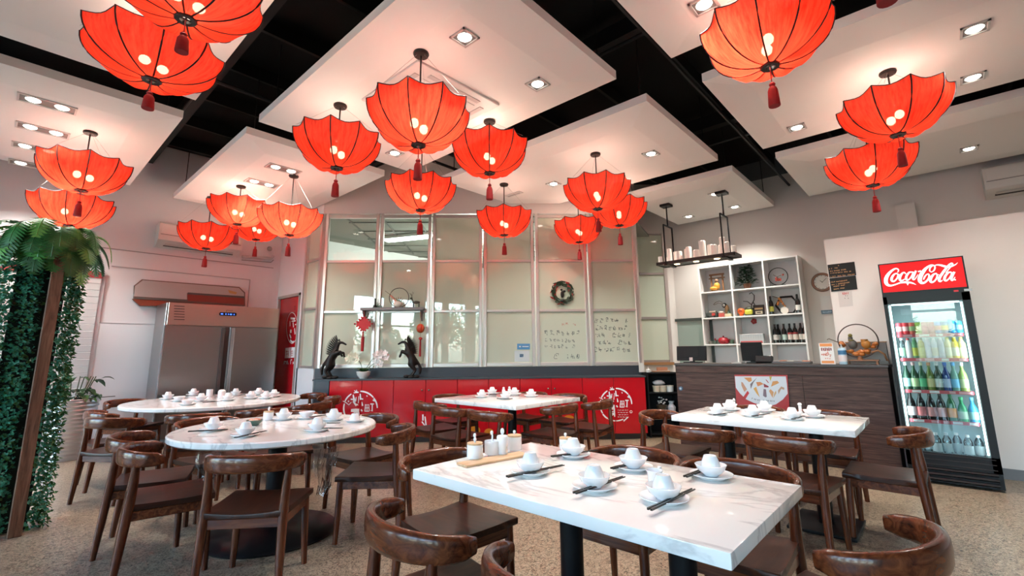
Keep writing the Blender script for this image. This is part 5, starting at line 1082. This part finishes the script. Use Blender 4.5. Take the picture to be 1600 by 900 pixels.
# ================================================================ drinks fridge
FX = 6.27; FY0, FY1 = -.255, .405; FT = 2.17
fz = lambda px, py: P(px, py, x=FX).z
t = FR = thing('drinks_fridge', 'tall black glass door drinks fridge with a red lit header sign', 'refrigerator', (FX + .3, (FY0 + FY1) / 2, 0))
Z_S = fz(1440, 458); Z_D0, Z_D1 = fz(1500, 733), fz(1440, 461); iz0, iz1 = fz(1480, 708), fz(1440, 473); iy1, iy0 = P(1400, 560, x=FX).y, P(1524, 580, x=FX).y
blk = C(.010, .010, .011, .35); inn = C(.42, .52, .55, .4)
wdone(B().b2((FX + .02, FY1 - .02, .03), (FX + .62, FY1, FT)).b2((FX + .02, FY0, .03), (FX + .62, FY0 + .02, FT)).b2((FX + .60, FY0, .03), (FX + .62, FY1, FT)).b2((FX + .02, FY0, FT - .02), (FX + .62, FY1, FT)).b2((FX + .02, FY0, .03), (FX + .62, FY1, .06)), 'cabinet_body', blk, t)
wdone(B().b2((FX + .56, FY0 + .02, iz0 - .05), (FX + .60, FY1 - .02, Z_S)).b2((FX + .05, FY1 - .03, iz0 - .05), (FX + .60, FY1 - .02, Z_S)).b2((FX + .05, FY0 + .02, iz0 - .05), (FX + .60, FY0 + .03, Z_S)).b2((FX + .05, FY0 + .02, iz0 - .05), (FX + .60, FY1 - .02, iz0 - .03)).b2((FX + .05, FY0 + .02, Z_S - .02), (FX + .60, FY1 - .02, Z_S)), 'liner', inn, t)
df = wdone(B().b2((FX - .03, iy1, Z_D0), (FX + .02, FY1, Z_D1)).b2((FX - .03, FY0, Z_D0), (FX + .02, iy0, Z_D1)).b2((FX - .03, FY0, Z_D0), (FX + .02, FY1, iz0)).b2((FX - .03, FY0, iz1), (FX + .02, FY1, Z_D1)), 'door', blk, t)
g = wdone(B().b2((FX - .012, iy0, iz0), (FX - .006, iy1, iz1)), 'door_glass', M['glass'], t); g.parent = df
for y in (iy0 + .012, iy1 - .012): wdone(B().box((FX + .035, y, (iz0 + iz1) / 2), (.014, .014, iz1 - iz0 - .02)), 'led_strip', M['led_white'], t)
wdone(B().box((FX + .05, (iy0 + iy1) / 2, iz1 - .006), (.02, iy1 - iy0 - .05, .008)), 'led_strip', M['led_white'], t)
light('fridge_light', 'AREA', (FX + .06, .08, iz1 - .02), .8, (.78, .95, 1), .4, (.5, 0, -1)); 
for y in (iy0 + .03, iy1 - .03): l_ = light('fridge_light', 'AREA', (FX + .05, y, (iz0 + iz1) / 2), 2.2, (.78, .95, 1), .06, (.55, .5 if y < .1 else -.5, 0)); l_.data.shape = 'RECTANGLE'; l_.data.size_y = 1.2
wdone(B().b2((FX - .02, FY0, Z_S + .012), (FX + .03, FY1, FT)), 'sign_box', blk, t)
sg = wdone(B().b2((FX - .026, FY0 + .012, Z_S + .03), (FX - .02, FY1 - .012, FT - .012)), 'header_sign', mat('lit_red_sign', (.55, .001, .003), .35, spec=.2, emit=.55), t)
B_ = B(); B_.b2((FX - .022, FY0, Z_D1), (FX + .02, FY1, Z_S + .012)); wdone(B_, 'trim_bar', blk, t)
wdone(B().box((FX - .024, P(1513, 456, x=FX).y, (Z_S + Z_D1) / 2 + .008), (.004, .055, .022)), 'badge', C(.35, .36, .36, .3), t); wdone(B().box((FX - .024, P(1494, 456, x=FX).y, (Z_S + Z_D1) / 2 + .006), (.004, .035, .016)), 'red_badge', C(.5, .02, .03), t)
CC = [[(345, 325, 16), (362, 300, 20), (348, 270, 26), (300, 268, 32), (238, 308, 42), (185, 368, 58), (153, 435, 66), (155, 500, 62), (188, 538, 48), (240, 546, 34), (310, 528, 26), (400, 498, 30), (470, 490, 38), (540, 493, 34), (600, 507, 26), (655, 532, 5)], [(515, 500, 44), (515, 540, 6)],
      [(345, 345, 20), (300, 352, 28), (258, 400, 40), (246, 452, 42), (275, 478, 32), (320, 448, 26), (352, 395, 28), (348, 348, 20)], [(350, 352, 14), (392, 372, 12)], [(478, 352, 22), (462, 328, 22), (432, 336, 30), (393, 385, 42), (382, 440, 42), (408, 466, 34), (450, 448, 20), (495, 425, 14)],
      [(592, 322, 22), (542, 326, 32), (498, 380, 38), (488, 435, 38), (512, 455, 28), (552, 428, 22), (592, 368, 24), (604, 315, 22)], [(652, 298, 32), (614, 388, 38), (602, 435, 32), (625, 448, 20), (662, 402, 14), (685, 362, 8)], [(688, 316, 28), (736, 300, 22)],
      [(912, 322, 16), (882, 300, 20), (888, 255, 22), (925, 218, 24), (960, 215, 22), (970, 255, 24), (945, 302, 20), (905, 322, 16)], [(960, 212, 22), (902, 208, 32), (825, 255, 46), (755, 340, 64), (718, 420, 68), (720, 470, 62), (752, 503, 48), (802, 492, 36), (850, 448, 30), (874, 395, 28), (862, 357, 24), (828, 364, 22), (795, 405, 26), (778, 448, 22)],
      [(965, 215, 14), (1000, 202, 22), (1060, 206, 34), (1130, 225, 40), (1200, 236, 34), (1270, 215, 26), (1320, 190, 16), (1348, 163, 5)], [(1002, 346, 22), (952, 356, 32), (908, 410, 42), (893, 466, 44), (920, 493, 32), (970, 462, 26), (1004, 408, 28), (1002, 352, 22)], [(1005, 360, 12), (1048, 372, 12)],
      [(1150, 335, 14), (1205, 265, 18), (1252, 208, 20), (1262, 180, 22), (1230, 180, 26), (1170, 240, 36), (1102, 330, 42), (1055, 400, 42), (1037, 452, 42), (1056, 478, 30), (1096, 455, 14)], [(1242, 322, 24), (1192, 330, 32), (1143, 385, 38), (1128, 442, 38), (1152, 466, 30), (1196, 438, 22), (1240, 375, 24), (1254, 322, 24)],
      [(1292, 318, 34), (1252, 398, 38), (1242, 446, 32), (1264, 460, 22), (1306, 402, 10)], [(1295, 450, 26), (1318, 450, 26)]]
s = B(); sc_ = plane_scale((Vector((1, 0, 0)), Vector((FX - .026, 0, 0))), 1440, 430) * 150 / 1600
def smooth_(pts, m=4):
    out = []
    for i in range(len(pts) - 1):
        p0, p1, p2, p3 = (pts[max(0, min(len(pts) - 1, j))] for j in (i - 1, i, i + 1, i + 2))
        for k in range(m):
            u = k / m; out.append(tuple(.5 * (2 * p1[c] + (p2[c] - p0[c]) * u + (2 * p0[c] - 5 * p1[c] + 4 * p2[c] - p3[c]) * u * u + (3 * p1[c] - p0[c] - 3 * p2[c] + p3[c]) * u ** 3) for c in range(3)))
    return out + [pts[-1]]
for n_, st in enumerate(CC): s.ribbon([(P(1370 + x * 150 / 1600, 395 + y * 75 / 800, x=FX - .0262 - n_ * .00008), max(w, 4) * sc_ * .80) for x, y, w in smooth_(st)], (-1, 0, 0), .0006)
sc = stuff(wdone(s, 'sign_lettering', mat('lit_white_letters', (.95, .95, .95), .3, emit=.5), t)); sc.parent = sg
gz = [.05 + .045 * k for k in range(6)]
wdone(B().b2((FX - .005, FY0, .02), (FX + .02, FY1, Z_D0 - .006)), 'kick_panel', blk, t)
for z in gz: wdone(B().box((FX - .016, (FY0 + FY1) / 2, z), (.03, FY1 - FY0 - .06, .018), rot=Matrix.Rotation(.5, 3, 'Y')), 'grille_slat', C(.018, .018, .019, .3), t)
shz = [P(1450, y, x=FX + .05).z for y in (522, 560, 610, 656)]
hy0, hy1 = iy0 + .03, iy1 - .03
for k, z in enumerate(shz):
    s = B()
    for j in range(9): s.box((FX + .29, hy0 + (hy1 - hy0) * j / 8, z - .012), (.46, .006, .006))
    for x in (FX + .07, FX + .3, FX + .5): s.box((x, (hy0 + hy1) / 2, z - .018), (.008, hy1 - hy0, .008))
    wdone(s, 'wire_shelf', C(.5, .55, .56, .3, .4), t)
    wdone(B().box((FX + .048, (hy0 + hy1) / 2, z - .012), (.008, hy1 - hy0, .032)), 'price_rail', C(.50, .055, .075), t)
    r = random.Random(k); y = hy0 + .02
    while y < hy1 - .09: w_ = r.uniform(.04, .09); wdone(B().box((FX + .043, y + w_ / 2, z - .012), (.002, w_, .022)), 'price_tag', C(.6, .58, .58) if r.random() < .7 else C(.62, .30, .32), t); y += w_ + r.uniform(.02, .09)
def slot(k, n, row, x=.10): return Vector((FX + x, hy1 - .03 - (hy1 - hy0 - .06) * k / (n - 1), shz[row]))
def can(q, label, c1, c2, r=.031, h=.125):
    t = thing('drink_can', label, 'can', q, 0, 'cans on the top shelf of the drinks fridge')
    B().lathe([(0, 0), (r * .8, 0), (r, .01), (r, h - .014), (r * .82, h - .003), (r * .82, h), (0, h - .004)], 14).done('body', c1, t, 50); B().lathe([(r * 1.01, h * .3), (r * 1.01, h * .68)], 14).done('label', c2, t, 60)
for k, (lb, a, b) in enumerate((('pink and red', C(.5, .05, .07), C(.6, .4, .4)), ('bright red', C(.52, .02, .03), C(.6, .35, .33)), ('red and green', C(.48, .08, .05), C(.25, .35, .15)), ('green', C(.25, .38, .05), C(.5, .5, .2)), ('crimson', C(.36, .008, .05), C(.42, .02, .08)), ('dark crimson', C(.30, .006, .045), C(.38, .02, .08)), ('blue and red', C(.10, .13, .4), C(.45, .12, .1)), ('blue and yellow', C(.05, .12, .25), C(.5, .40, .04)), ('tall sky blue', C(.02, .30, .62), C(.3, .5, .65)), ('sky blue', C(.03, .32, .6), C(.2, .42, .6)))):
    can(slot(k, 10, 0), lb + ' drink can on the top fridge shelf, %s from the left' % ORD[k], a, b, h=.14 if k == 8 else .122)
def drink(q, label, c1, c2, cap, h, r, grp, shape='slim'):
    t = thing('drink_bottle', label, 'bottle', q, 0, grp)
    pr = {'slim': [(0, 0), (r, 0), (r, .48 * h), (r * .85, .6 * h), (r * .4, .75 * h), (r * .36, .93 * h), (0, .93 * h)], 'fat': [(0, 0), (r, 0), (r * 1.03, .4 * h), (r, .68 * h), (r * .5, .86 * h), (r * .4, .93 * h), (0, .93 * h)]}[shape]
    B().lathe(pr, 14).done('body', c1, t, 60); B().lathe([(r * 1.035, .12 * h), (r * 1.045, (.42 if shape == 'slim' else .52) * h)], 14).done('label', c2, t, 60); B().lathe([(r * .45, .88 * h), (r * .45, h), (0, h)], 12).done('cap', cap, t, 50)
wht = C(.6, .62, .63); 
for k, (lb, a, b, c_) in enumerate((('clear green label', M['bottle_clear'], C(.25, .42, .3), wht), ('slim pale pink capped', C(.5, .52, .54), C(.55, .5, .5), C(.45, .05, .06)), ('green and yellow', C(.10, .25, .12), C(.42, .40, .05), C(.2, .35, .2)), ('olive yellow', C(.32, .32, .05), C(.42, .42, .12), C(.1, .08, .05)), ('white lilac', C(.5, .5, .56), C(.58, .56, .6), wht), ('large white', C(.56, .56, .6), C(.62, .56, .46), wht), ('grey white', C(.42, .43, .48), C(.5, .5, .54), wht), ('cream and yellow', C(.55, .5, .25), C(.6, .56, .42), C(.5, .45, .1)), ('bright yellow', C(.6, .45, .03), C(.6, .56, .4), C(.55, .42, .04)), ('pale lemon', C(.55, .52, .2), C(.55, .55, .35), C(.5, .45, .12)))):
    drink(slot(k, 10, 1), lb + ' drink bottle on the second fridge shelf, %s from left' % ORD[k], a, b, c_, .205, .031, 'bottles on the second fridge shelf', 'fat')
for k, (lb, a, b, c_) in enumerate((('dark green with teal label', C(.015, .05, .03, .15), C(.25, .45, .45), wht), ('dark green with lime label', C(.012, .05, .02, .15), C(.38, .5, .25), C(.5, .3, .3)), ('dark green with green label', C(.012, .06, .025, .15), C(.06, .33, .14), C(.45, .43, .3)), ('olive with tan label', C(.10, .13, .02, .15), C(.45, .38, .18), C(.5, .2, .1)), ('dark with pale label', C(.02, .04, .03, .15), C(.45, .5, .48), wht), ('deep blue', C(.01, .03, .16, .15), C(.3, .35, .5), C(.03, .1, .4)), ('light blue label', C(.12, .25, .22, .15), C(.14, .36, .56), C(.1, .3, .55)), ('pale lime', C(.30, .40, .12, .15), C(.5, .56, .32), wht))):
    drink(slot(k, 8.5, 2), lb + ' bottle on the third fridge shelf, %s from left' % ORD[k], a, b, c_, .275, .034, 'bottles on the third fridge shelf')
for k, (lb, a, b, c_) in enumerate((('black with white label', C(.01, .008, .008, .15), C(.55, .5, .5), C(.45, .06, .06)), ('black with red label', C(.01, .008, .008, .15), C(.45, .1, .1), C(.42, .05, .05)), ('black with red and white label', C(.01, .008, .008, .15), C(.5, .2, .2), C(.45, .1, .1)), ('dark with wide pink label', C(.015, .012, .012, .15), C(.55, .3, .32), C(.45, .3, .1)), ('dark green with orange label', C(.015, .10, .04, .15), C(.5, .2, .04), C(.5, .18, .05)), ('clear green', C(.02, .22, .09, .15), C(.3, .4, .3), C(.05, .35, .15)), ('bright blue', C(.03, .22, .42, .15), C(.2, .4, .4), C(.1, .35, .55)))):
    drink(slot(k, 7, 3), lb + ' bottle on the fourth fridge shelf, %s from left' % ORD[k], a, b, c_, .29 if k < 5 else .23, .036, 'bottles on the fourth fridge shelf')
for k in range(7):
    q = slot(k, 7, 3); q.z = iz0 - .03; q.x += (.04, .1, 0)[k % 3]; drink(q, 'clear water bottle on the fridge floor, %s from left' % ORD[k], M['bottle_clear'], C(.5, .56, .58), wht, .2, .034, 'clear bottles on the fridge floor', 'fat')
# ================================================================ steel fridge, sign above it, air conditioners, pipe
SY = 8.25; x0, x1 = 1.61, 3.18; ST = 2.05; sz1 = 1.715
t = thing('steel_fridge', 'large two door stainless steel kitchen fridge by the red door', 'refrigerator', ((x0 + x1) / 2, SY + .36, 0))
wdone(B().b2((x0, SY + .03, .12), (x1, LW - .09, ST)).bev(.004, 1), 'body', M['steel'], t); wdone(B().b2((x0 + .02, SY, sz1 + .01), (x1, SY + .03, ST)).bev(.004, 1), 'top_panel', mat('copper_tinted_steel', (.56, .47, .42), .3, 1), t)
xm = P(351, 560, y=SY).x
for a, b, hx in ((x0, xm - .035, xm - .06), (xm + .035, x1, xm + .075)):
    d_ = wdone(B().b2((a, SY, .14), (b, SY + .03, sz1)).bev(.004, 1), 'door', M['steel'], t)
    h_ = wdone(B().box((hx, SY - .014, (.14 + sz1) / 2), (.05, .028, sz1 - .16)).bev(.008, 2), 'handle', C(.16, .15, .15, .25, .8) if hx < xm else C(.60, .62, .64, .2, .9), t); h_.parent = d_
wdone(B().b2((xm - .033, SY + .006, .14), (xm + .033, SY + .03, sz1)), 'center_gap', C(.03, .03, .03), t); wdone(B().b2((x0 - .004, SY - .002, .12), (x0 + .012, SY + .03, sz1)), 'edge_strip', C(.45, .5, .54, .25, .8), t)
for k in range(6):
    for px in (272.5, 462): q = P(px, 478 + k * 4.2 + (1 if px > 400 else 0), y=SY); wdone(B().box((q.x + .06 * (px < 400), SY - .002, q.z), (.13 if px < 400 else .05, .006, .010)), 'vent_slot', C(.05, .04, .04), t)
q = P(356, 491, y=SY); wdone(rbox((.24, .012, .05), .02, 3).xf(Matrix.Translation((q.x, SY - .004, q.z))), 'display', C(.008, .009, .02, .15), t); s = B()
for k, dx in enumerate((-.085, -.03, .005, .04, .085)): s.box((q.x + dx, SY - .011, q.z), (.03 if k in (0, 3) else .012, .002, .018))
wdone(s, 'display_digit', C(.05, .16, 1, .3, 0, 2.5), t); wdone(B().box((q.x + .02, SY - .002, q.z + .06), (.09, .003, .006)).box((q.x - .025, SY - .002, q.z + .045), (.005, .003, .03)), 'bracket_mark', C(.08, .06, .05), t)
for x in (x0 + .06, x1 - .06):
    for y in (SY + .08, LW - .1): wdone(B().cyl((x, y, 0), (x, y, .12), .025), 'foot', M['black'], t)
V = lambda px, py: (lambda v: (v.x, v.z))(P(px, py, y=LW - .06))
t = thing('hood_board', 'grey wall board with clipped corners and a red underside above the steel fridge', 'sign', (2.1, LW - .03, 2.2))
def wallp(pts, d, m, nm): wdone(B().prism([V(*p) for p in pts], (0, LW - .012, 0), (1, 0, 0), (0, 0, 1), (0, -d, 0)), nm, m, t)
wallp([(210, 446), (222, 436.5), (374, 448.5), (383, 457), (383, 478), (209, 470)], .05, C(.13, .07, .05), 'frame'); wallp([(211, 447), (223, 438), (373, 450), (381, 458), (381, 464), (292, 458), (292, 468), (209, 463)], .06, C(.36, .335, .31, .4), 'face_panel')
wallp([(207, 467), (264, 471), (252, 478), (219, 478)], .058, C(.20, .042, .018), 'red_lip'); wallp([(293, 460), (381, 466), (381, 476), (293, 470)], .058, C(.20, .03, .018), 'red_lip'); wallp([(209, 464), (293, 468.5), (293, 471), (209, 467)], .062, C(.10, .09, .08), 'dark_rail'); wallp([(293, 457), (381, 463), (381, 466), (293, 460)], .062, C(.07, .06, .055), 'dark_rail')
wallp([(356, 453), (363, 455), (370, 457), (368, 460), (358, 458)], .0605, C(.40, .25, .08), 'stain')
def aircon(loc, rz, w, h, d, label):
    t = thing('air_conditioner', label, 'air conditioner', loc, rz); pr = [(0, 0), (-.10, -.0), (-d * .92, .09), (-d, .16), (-d, h - .03), (-d + .03, h), (0, h)]
    s = B(); s.prism(pr, (-w / 2, 0, 0), (0, 1, 0), (0, 0, 1), (w, 0, 0)); s.bev(.008, 2).done('casing', C(.60, .57, .53, .4), t, 40); B().box((0, -d - .003, h * .68), (w * .94, .006, h * .36)).done('front_cover', C(.63, .60, .56, .4), t)
    B().box((0, -d * .55, .032), (w * .84, .004, .06), rot=Matrix.Rotation(.85, 3, 'X')).done('outlet', C(.05, .045, .04), t)
    B().box((0, -d * .60 - .012, .034), (w * .82, .006, .035), rot=Matrix.Rotation(1.0, 3, 'X')).done('louvre_flap', C(.5, .47, .44), t); B().box((0, -d - .001, h * .47), (w * .96, .004, .008)).done('groove', C(.15, .14, .13), t); return t
a, b = P(246, 380, y=LW - .25), P(377, 397, y=LW - .25); aircon(((a.x + b.x) / 2, LW, a.z - .02), 0, b.x - a.x, .37, .26, 'white wall air conditioner above the steel fridge')
a = P(1541, 303, x=RW - .25); aircon((RW, a.y - .55, a.z - .03), -PI / 2, 1.1, .40, .27, 'white wall air conditioner cut by the right edge')
t = thing('wall_pipe', 'horizontal white pipe running right from the left air conditioner', 'pipe', (3.0, LW - .05, 2.93)); a, b = P(378, 401, y=LW - .06), P(424, 404, y=LW - .06)
wdone(B().tube([a, b, b + Vector((.03, 0, .06))], .028, 10), 'pipe', C(.50, .47, .45), t, 60); wdone(B().tube([a + Vector((0, 0, -.06)), b + Vector((0, 0, -.07)), b + Vector((.04, 0, -.02))], .008, 6), 'cable', C(.2, .19, .18), t); q = P(421, 389, y=LW - .02); wdone(B().sph((q.x, LW - .03, q.z), .045, (1, .6, 1), 12, 8), 'junction_cap', C(.3, .28, .26), t, 180)
# ================================================================ candle tray chandelier
m1, m2 = P(1041, 320, z=ZP), P(1127, 300, z=ZP); CXm = (m1.x + m2.x) / 2; tz_ = P(1042, 413, x=CXm).z; ty0, ty1 = P(1153, 402, x=CXm).y, P(1033, 415, x=CXm).y
t = thing('candle_chandelier', 'black hanging tray lamp with two rod frames above the bar', 'chandelier', (CXm, (ty0 + ty1) / 2, tz_)); q = t.location
wdone(B().b2((CXm - .15, ty0, tz_ - .02), (CXm + .15, ty1, tz_)).b2((CXm - .16, ty0 - .01, tz_ - .03), (CXm - .145, ty1 + .01, tz_ + .02)).b2((CXm + .145, ty0 - .01, tz_ - .03), (CXm + .16, ty1 + .01, tz_ + .02)).b2((CXm - .16, ty0 - .01, tz_ - .03), (CXm + .16, ty0 + .005, tz_ + .02)).b2((CXm - .16, ty1 - .005, tz_ - .03), (CXm + .16, ty1 + .01, tz_ + .02)), 'tray', M['dark_bronze'], t)
for m in (m1, m2):
    yk = m.z - .38; wdone(B().box((CXm, m.y, m.z - .02), (.16, .16, .04)), 'ceiling_mount', M['black'], t); wdone(B().cyl((CXm, m.y, yk), (CXm, m.y, m.z), .012, n=8), 'stem', M['black'], t)
    wdone(B().box((CXm, m.y, yk), (.34, .02, .02)).box((CXm - .165, m.y, (yk + tz_) / 2 - .02), (.018, .018, yk - tz_ + .04)).box((CXm + .165, m.y, (yk + tz_) / 2 - .02), (.018, .018, yk - tz_ + .04)).box((CXm, m.y, tz_ - .035), (.36, .05, .02)), 'rod_frame', M['black'], t)
for px in (1058, 1088, 1121): y = P(px, 412, x=CXm).y; wdone(B().lathe([(0, tz_ - .028), (.035, tz_ - .026), (.045, tz_ - .02)], 16, (CXm, y, 0)), 'spot_lens', M['led_dim'], t); light('tray_lamp', 'SPOT', (CXm, y, tz_ - .04), 18, (1, .72, .4), .03, (0, 0, -1), spot_size=2.0, spot_blend=.8)
wax = mat('candle_wax', (.82, .70, .61), .55, emit=.22); r = random.Random(6)
for k, (px, dx, h_, rr) in enumerate(((1034, -.05, .13, .032), (1040, .05, .12, .035), (1048, -.03, .24, .036), (1054, .06, .2, .034), (1064, -.05, .17, .045), (1073, .05, .21, .045), (1079, -.04, .22, .042), (1090, .0, .16, .052), (1101, -.05, .28, .05), (1110, .05, .22, .045), (1119, -.05, .19, .042), (1127, .06, .19, .05), (1131, .0, .30, .04), (1140, -.06, .2, .036), (1147, .04, .15, .038))):
    y = P(px, 408, x=CXm).y; c = thing('candle', 'cream pillar candle in the hanging tray, %s from the left' % (ORD[k] if k < 12 else ('thirteenth', 'fourteenth', 'fifteenth')[k - 12]), 'candle', (CXm + dx, y, tz_ + .001), 0, 'candles in the hanging tray')
    B().lathe([(0, 0), (rr, 0), (rr, h_ - .004), (rr - .005, h_), (rr * .5, h_ - .008), (0, h_ - .01)], 16).done('wax', wax, c, 50); B().cyl((0, 0, h_ - .012), (0, 0, h_ + .008), .002, n=5).done('wick', M['black'], c)
# ================================================================ ivy column
r = random.Random(21); ix0, ix1, iy_0, iy_1 = -.05, .42, 5.22, 5.60
t = thing('ivy_column', 'tall square column covered in artificial ivy with a timber post and ferns on top', 'plant column', (.19, 5.45, 0))
wdone(B().b2((ix0 + .09, iy_0 + .07, 0), (ix1 - .09, iy_1 - .07, 2.25)), 'core', C(.006, .012, .007), t)
pq, pt_ = P(23, 838, z=0), P(115, 365, y=5.16); wdone(B().b2((.225, 5.115, 0), (.30, 5.19, pt_.z)).bev(.004, 1), 'timber_post', M['post'], t); wdone(B().cyl((.262, 5.11, pt_.z - .04), (.262, 5.118, pt_.z - .04), .012, n=10), 'bolt', M['black'], t)
def ivy(name, m, faces, n, seed):
    r = random.Random(seed); s = B()
    for _ in range(n):
        f = r.choice(faces); u = r.random(); z = r.uniform(0.01, 2.2); bul = .035 * math.sin(u * 19 + .5) + .03 * r.random()
        if f == 'y': c = Vector((ix0 + u * (ix1 - ix0), iy_0 + .06 - bul, z)); o = Vector((0, -1, 0))
        elif f == 'xl': c = Vector((ix0 + .04 - bul, iy_0 + u * (iy_1 - iy_0), z)); o = Vector((-1, 0, 0))
        else: c = Vector((ix1 - .04 + bul, iy_0 + u * (iy_1 - iy_0), z)); o = Vector((1, 0, 0))
        if f == 'y' and .215 < c.x < .31: continue
        d = (o * r.uniform(.2, .9) + Vector((r.uniform(-.8, .8), r.uniform(-.8, .8), r.uniform(-1, .3)))).normalized(); sd = d.cross(o + Vector((.1, .2, .4))).normalized(); L = r.uniform(.022, .042); W2 = L * .36; up_ = d.cross(sd) * L * .15
        v = [s.bm.verts.new(x) for x in (c, c + d * L * .45 + sd * W2, c + d * L, c + d * L * .45 - sd * W2, c + d * L * .5 + up_)]
        s.bm.faces.new((v[0], v[1], v[4])); s.bm.faces.new((v[1], v[2], v[4])); s.bm.faces.new((v[2], v[3], v[4])); s.bm.faces.new((v[3], v[0], v[4]))
    stuff(wdone(s, name, m, t))
ivy('ivy_leaf', M['leaf'], ['y', 'y', 'xl'], 5200, 1); ivy('ivy_leaf_painted_shade', M['leaf_dark'], ['y', 'xr', 'xr'], 3600, 2); ivy('ivy_leaf_bright', C(.06, .17, .03, .35), ['y', 'xr', 'xl'], 500, 3)
def fern(base, dirv, L, droop, W_, m):
    s = B(); n = 15; pts = []; p = Vector(base); d = Vector(dirv).normalized()
    for k in range(n + 1): pts.append(p.copy()); p = p + d * (L / n); d = (d + Vector((0, 0, -droop / n))).normalized()
    for k in range(1, n):
        u = k / n; d = (pts[k + 1] - pts[k - 1]).normalized(); sd = d.cross(Vector((0, 0, 1))); sd = sd.normalized() if sd.length > .05 else Vector((1, 0, 0)); w_ = W_ * math.sin(PI * min(1, .12 + u * .88)) ** .7
        for g in (-1, 1):
            tip = pts[k] + sd * g * w_ + d * w_ * .45 + Vector((0, 0, -w_ * .22)); b_ = L / n * .52
            v = [s.bm.verts.new(x) for x in (pts[k] - d * b_, pts[k] + (tip - pts[k]) * .55 - d * b_ * .7, tip, pts[k] + (tip - pts[k]) * .5 + d * b_ * .8, pts[k] + d * b_)]; s.bm.faces.new(v)
    s.tube(pts[:-1], .0035, 4); wdone(s, 'fern_frond', m, t)
fc = [M['fern'], C(.04, .19, .04, .45), C(.11, .32, .05, .45), C(.03, .13, .03, .5)]
for k in range(74):
    a = r.uniform(0, 2 * PI) if k % 3 == 0 else r.uniform(-2.75, -.35)
    e = r.uniform(.25, 1); bx, by = .22 + .22 * math.cos(a) * e, 5.36 + .16 * math.sin(a) * e
    d = Vector((math.cos(a), math.sin(a), r.uniform(.1, 1.1))); fern((bx, by, r.uniform(2.16, 2.32)), d, r.uniform(.25, .44), r.uniform(3.0, 5.5), r.uniform(.075, .115), fc[k % 4])
# ================================================================ metal planter
t = thing('metal_planter', 'ribbed galvanised metal planter with a leafy plant by the left wall', 'planter', (.76, 8.42, 0))
pr = []
for k in range(61): u = k / 60; pr.append((.20 + .075 * u + .006 * math.sin(u * 2 * PI * 15), .74 * u))
B().lathe([(0, 0)] + pr + [(.262, .75), (.25, .74), (.24, .66), (0, .66)], 40).done('bucket', mat('galvanised_steel', (.72, .74, .78), .3, 1), t, 180); B().lathe([(.245, .67), (0, .69)], 24).done('soil', M['soil'], t)
r = random.Random(9)
for k in range(54):
    a = r.uniform(0, 2 * PI); L = r.uniform(.12, .20); el = r.uniform(-.1, 1.3); b0 = Vector((r.uniform(.02, .26) * math.cos(a), r.uniform(.02, .26) * math.sin(a), .72 + r.uniform(0, .32)))
    d = Vector((math.cos(a) * math.cos(el), math.sin(a) * math.cos(el), math.sin(el) * .6)); sd = d.cross(Vector((0, 0, 1))).normalized(); pts = [b0 + d * L * u + Vector((0, 0, -.10 * u * u)) for u in (0, .3, .6, .85, 1)]; w_ = (.004, .036, .044, .026, .002); s = B(); rows = [[s.bm.verts.new(p + sd * x + Vector((0, 0, abs(x) * .35))) for x in (-w, 0, w)] for p, w in zip(pts, w_)]
    for i in range(4):
        for j in range(2): s.bm.faces.new((rows[i][j], rows[i][j + 1], rows[i + 1][j + 1], rows[i + 1][j]))
    s.done('leaf', (M['plant'], C(.03, .085, .02, .35), C(.012, .04, .012, .4))[k % 3], t, 180)
s = B()
for k in range(10): a = k * .63; s.tube([(.04 * math.cos(a), .04 * math.sin(a), .68), (.14 * math.cos(a), .14 * math.sin(a), .85), (.2 * math.cos(a), .2 * math.sin(a), 1.02)], .006, 5)
s.done('stem', C(.05, .07, .025), t); B().tube([(.2, -.05, .745), (.42, -.05, .75)], .006).done('stake', C(.06, .05, .04), t)
# ================================================================ outside, seen only as reflections in the glass
struct(B().b2((-40, -40, -.14), (WX - .12, 30, -.02)).done('ground', C(.18, .19, .18)))
r = random.Random(31)
for k, (x, y, h_, R_, lb) in enumerate(((-9, -4.2, 3.9, 1.4, 'broad tree outside the window, mirrored in the fourth glass bay'), (-8.5, 1.6, 3.3, 1.1, 'tree outside the window, mirrored in the second glass bay'), (-12, -8.5, 4.2, 1.9, 'farthest tree outside the window'), (-9.5, -1.3, 2.7, 1.1, 'low tree outside the window, mirrored in the third glass bay'), (-8, 4.4, 3.0, 1.0, 'tree outside the window, mirrored in the first glass bay'))):
    t = thing('tree', lb, 'tree', (x, y, -.02), 0, 'trees outside the window'); B().tube([(0, 0, 0), (.05, 0, h_ * .3), (0, .05, h_ * .65)], .09, 8).done('trunk', C(.06, .045, .03), t); s = B()
    for _ in range(900):
        v = Vector((r.gauss(0, 1), r.gauss(0, 1), r.gauss(0, 1))).normalized() * R_ * r.uniform(.5, 1); c = Vector((v.x, v.y, h_ * .68 + v.z * .75)); d = Vector((r.gauss(0, 1), r.gauss(0, 1), r.gauss(0, .6))).normalized() * .16; e = d.cross(Vector((r.random(), r.random(), 1))).normalized() * .07
        s.bm.faces.new([s.bm.verts.new(p) for p in (c - d, c + e, c + d, c - e)])
    stuff(s.done('crown', C(.045, .085, .03), t))
t = thing('hedge', 'low clipped hedge outside below the windows', 'hedge', (-6.5, -2, -.02)); rbox((.8, 14, .9), .08, 2, (0, 0, .45)).done('foliage', C(.05, .085, .035, .8), t)
